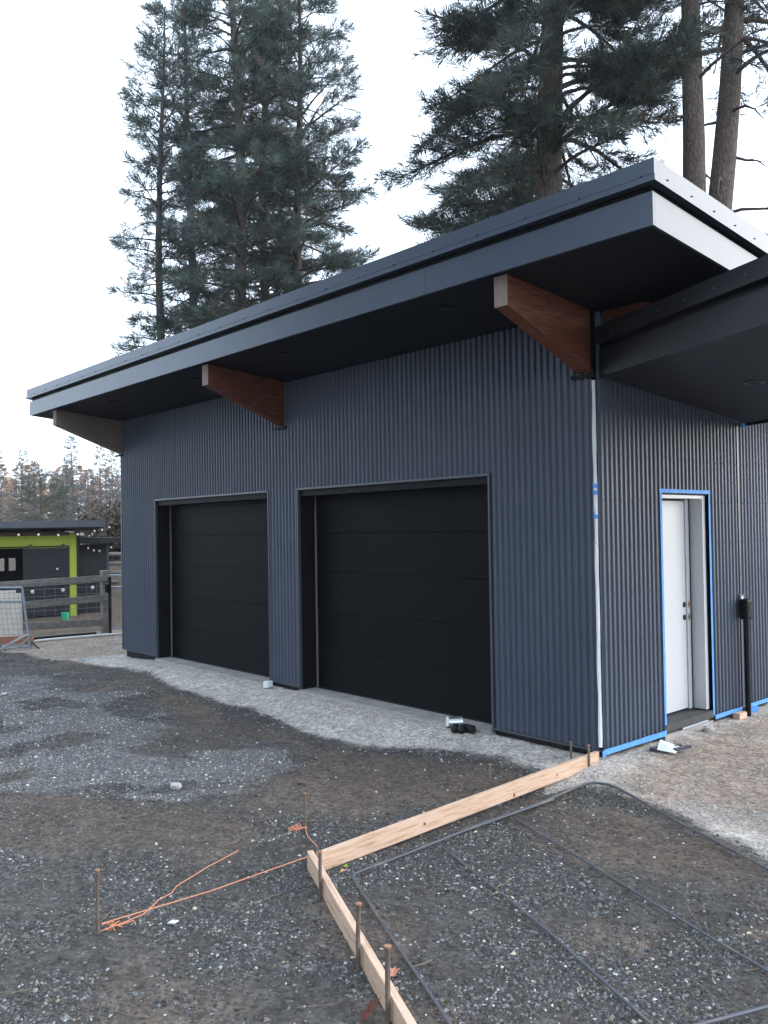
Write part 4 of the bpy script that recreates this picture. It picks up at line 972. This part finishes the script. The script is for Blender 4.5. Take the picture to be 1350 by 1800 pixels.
place_tree('ponderosa_pine', TW2, (-6.2,13.05), 'leaning bare pine trunk with dead limbs, other of the close pair')
place_tree('pine_tree', B, (-9.9,29.2), 'distant pine seen past the leaning bare trunk', None, .5, .78)
place_tree('pine_tree', B, (-22.95,-.9), 'dense pine standing alone on the shed side of the yard', None, 2.5, 1.05)

for i, (x, y, sc) in enumerate(((-14,-11,.9),(-10,-14,.9),(-3,-18,1.0),(-.5,-16.5,.85),(3.5,-19,1.0),(8,-17,.95),(12,-19,1.0),(15.5,-14.5,.9),(1.5,-22,1.05),(6,-21,1.0),(10,-15,.8))):  # unseen pines added behind the camera; they keep fascia and soffit dark
    place_tree('pine_tree', (A, B)[i % 2], (x, y), 'unseen dense pine added across the yard to darken the garage front', 'added unseen pines across the yard', i*1.9, sc)

# far woods: larches and spruces
LAR = tree_meshes(M['bark_far'], M['leaves'], seed=31, H=12, cb=1.5, R=1.9, tr=.14, nbr=110, sub=5, tl=.34, nn=7, tw=.09, base=(.74,.23,.10), var=.25, tstep=.4)  # both larches: autumn orange, with warm sunlit glow put into the leaf colour
LAR2 = tree_meshes(M['bark_far'], M['leaves'], seed=32, H=10.5, cb=1.2, R=2.3, tr=.14, nbr=100, sub=5, tl=.34, nn=7, tw=.09, base=(.70,.24,.12), var=.25, tstep=.4)
SPR = tree_meshes(M['bark_far'], M['needles'], seed=33, H=13, cb=1.5, R=2.0, tr=.15, nbr=110, sub=4, tl=.34, nn=6, tw=.07, base=(.075,.085,.075), var=.3, tstep=.4, prof=lambda t: (1-t)**.9*1.1)
YPI = tree_meshes(M['bark_far'], M['needles'], seed=34, H=4.6, cb=.4, R=1.9, tr=.09, nbr=46, sub=5, tl=.40, nn=16, tw=.02, base=(.085,.095,.07), var=.25, droop=-.2)
fr = random.Random(17)
def bearing(k, dep): lat = k*dep; return (CAM.x+fwd.x*dep+right.x*lat, CAM.y+fwd.y*dep+right.y*lat)
for i in range(30):                      # larches fill the edge of the woods
    place_tree('larch_tree', (LAR, LAR2)[i % 2], bearing(-.52+i*.0085+fr.uniform(-.004, .004), fr.uniform(135, 175)), 'orange larch in the far woods beyond the shed', 'larches in the far woods', i*1.7, fr.uniform(.75, 1.12))
for i, (k, sc) in enumerate(((-.423,.95),(-.408,.80),(-.365,1.10),(-.371,.85),(-.331,.98),(-.318,.85),(-.305,.9),(-.452,.9),(-.475,1.0),(-.29,.95),(-.345,.70),(-.385,.65))):
    place_tree('spruce_tree', SPR, bearing(k, 128+fr.uniform(-6, 6)), 'grey green spruce rising above the far larches', 'spruces in the far woods', i*2.1, sc)
place_tree('young_pine', YPI, (-38.5,9.4), 'bushy young pine with long pale needles behind the shed roof', None, 0, .66)
place_tree('young_pine', SPR, (-43.9,12.4), 'small dark spruce beside the bushy young pine', None, 0, .26)
# brown brush on the bank
def brush(seed, H, R, n, base):
    r = np.random.default_rng(seed); tb = MB(); P, D = [], []
    for k in range(n):
        az = r.uniform(0, 6.28); sp_ = r.uniform(.1, 1); a = Vector((math.cos(az)*R*sp_, math.sin(az)*R*sp_, H*r.uniform(.45, 1)))
        m = a*.5+Vector((0, 0, .12*H)); tb.tube([(0, 0, -.1), m, a], [.015, .01, .004], 4, cap=False)
        for j in range(26):
            t = r.uniform(.25, 1); q = (m*(t*2) if t < .5 else m.lerp(a, t*2-1))+Vector(r.normal(0, .12, 3)); P.append(tuple(q)); D.append(tuple(Vector(r.normal(0, 1, 3)).normalized()))
    g = tuft_mesh(np.array(P), np.array(D), 4, .13, .06, .6, r, base, .35)
    return tb.mesh('stems', M['bark_far']), np_mesh('foliage', g[0], g[1], M['leaves'], g[2])
BR1 = brush(41, 1.9, 1.1, 40, (.17,.12,.095)); BR2 = brush(42, 1.5, 1.2, 40, (.13,.105,.09))
def place_brush(ms, xy, lab, rz, sc):
    e = empty('brush_shrub', (*xy, gz1(*xy)), lab, 'shrub', 'brown shrubs on the bank'); e.rotation_euler = (0, 0, rz); e.scale = (sc,)*3
    for nm, me in zip(('stems', 'foliage'), ms):
        o = bpy.data.objects.new(nm, me); col.objects.link(o); o.parent = e
for i, xy in enumerate(((-21.6,5.8),(-22.8,6.9),(-20.2,6.6),(-19.3,7.9),(-21.6,7.2),(-20.9,5.0))):
    place_brush((BR1, BR2)[i % 2], xy, 'leafless brown shrub on the bank behind the shed annex', i*1.3, .85+.12*(i % 3))

# ------------------------------------------------------------------ thin haze over the yard and woods
hz = MB().box(-240, 40, -40, 140, -3, 40).build('haze', None)
hm = bpy.data.materials.new('haze'); hm.use_nodes = True; nt = hm.node_tree; nt.nodes.remove(nt.nodes['Principled BSDF'])
pv = nt.nodes.new('ShaderNodeVolumePrincipled'); pv.inputs['Density'].default_value = .0005; pv.inputs['Color'].default_value = (.92, .95, 1, 1); pv.inputs['Anisotropy'].default_value = .2
nt.links.new(pv.outputs['Volume'], nt.nodes['Material Output'].inputs['Volume']); hz.data.materials.append(hm)
tag(hz, 'thin pale haze filling the air over the yard', 'haze', kind='stuff')
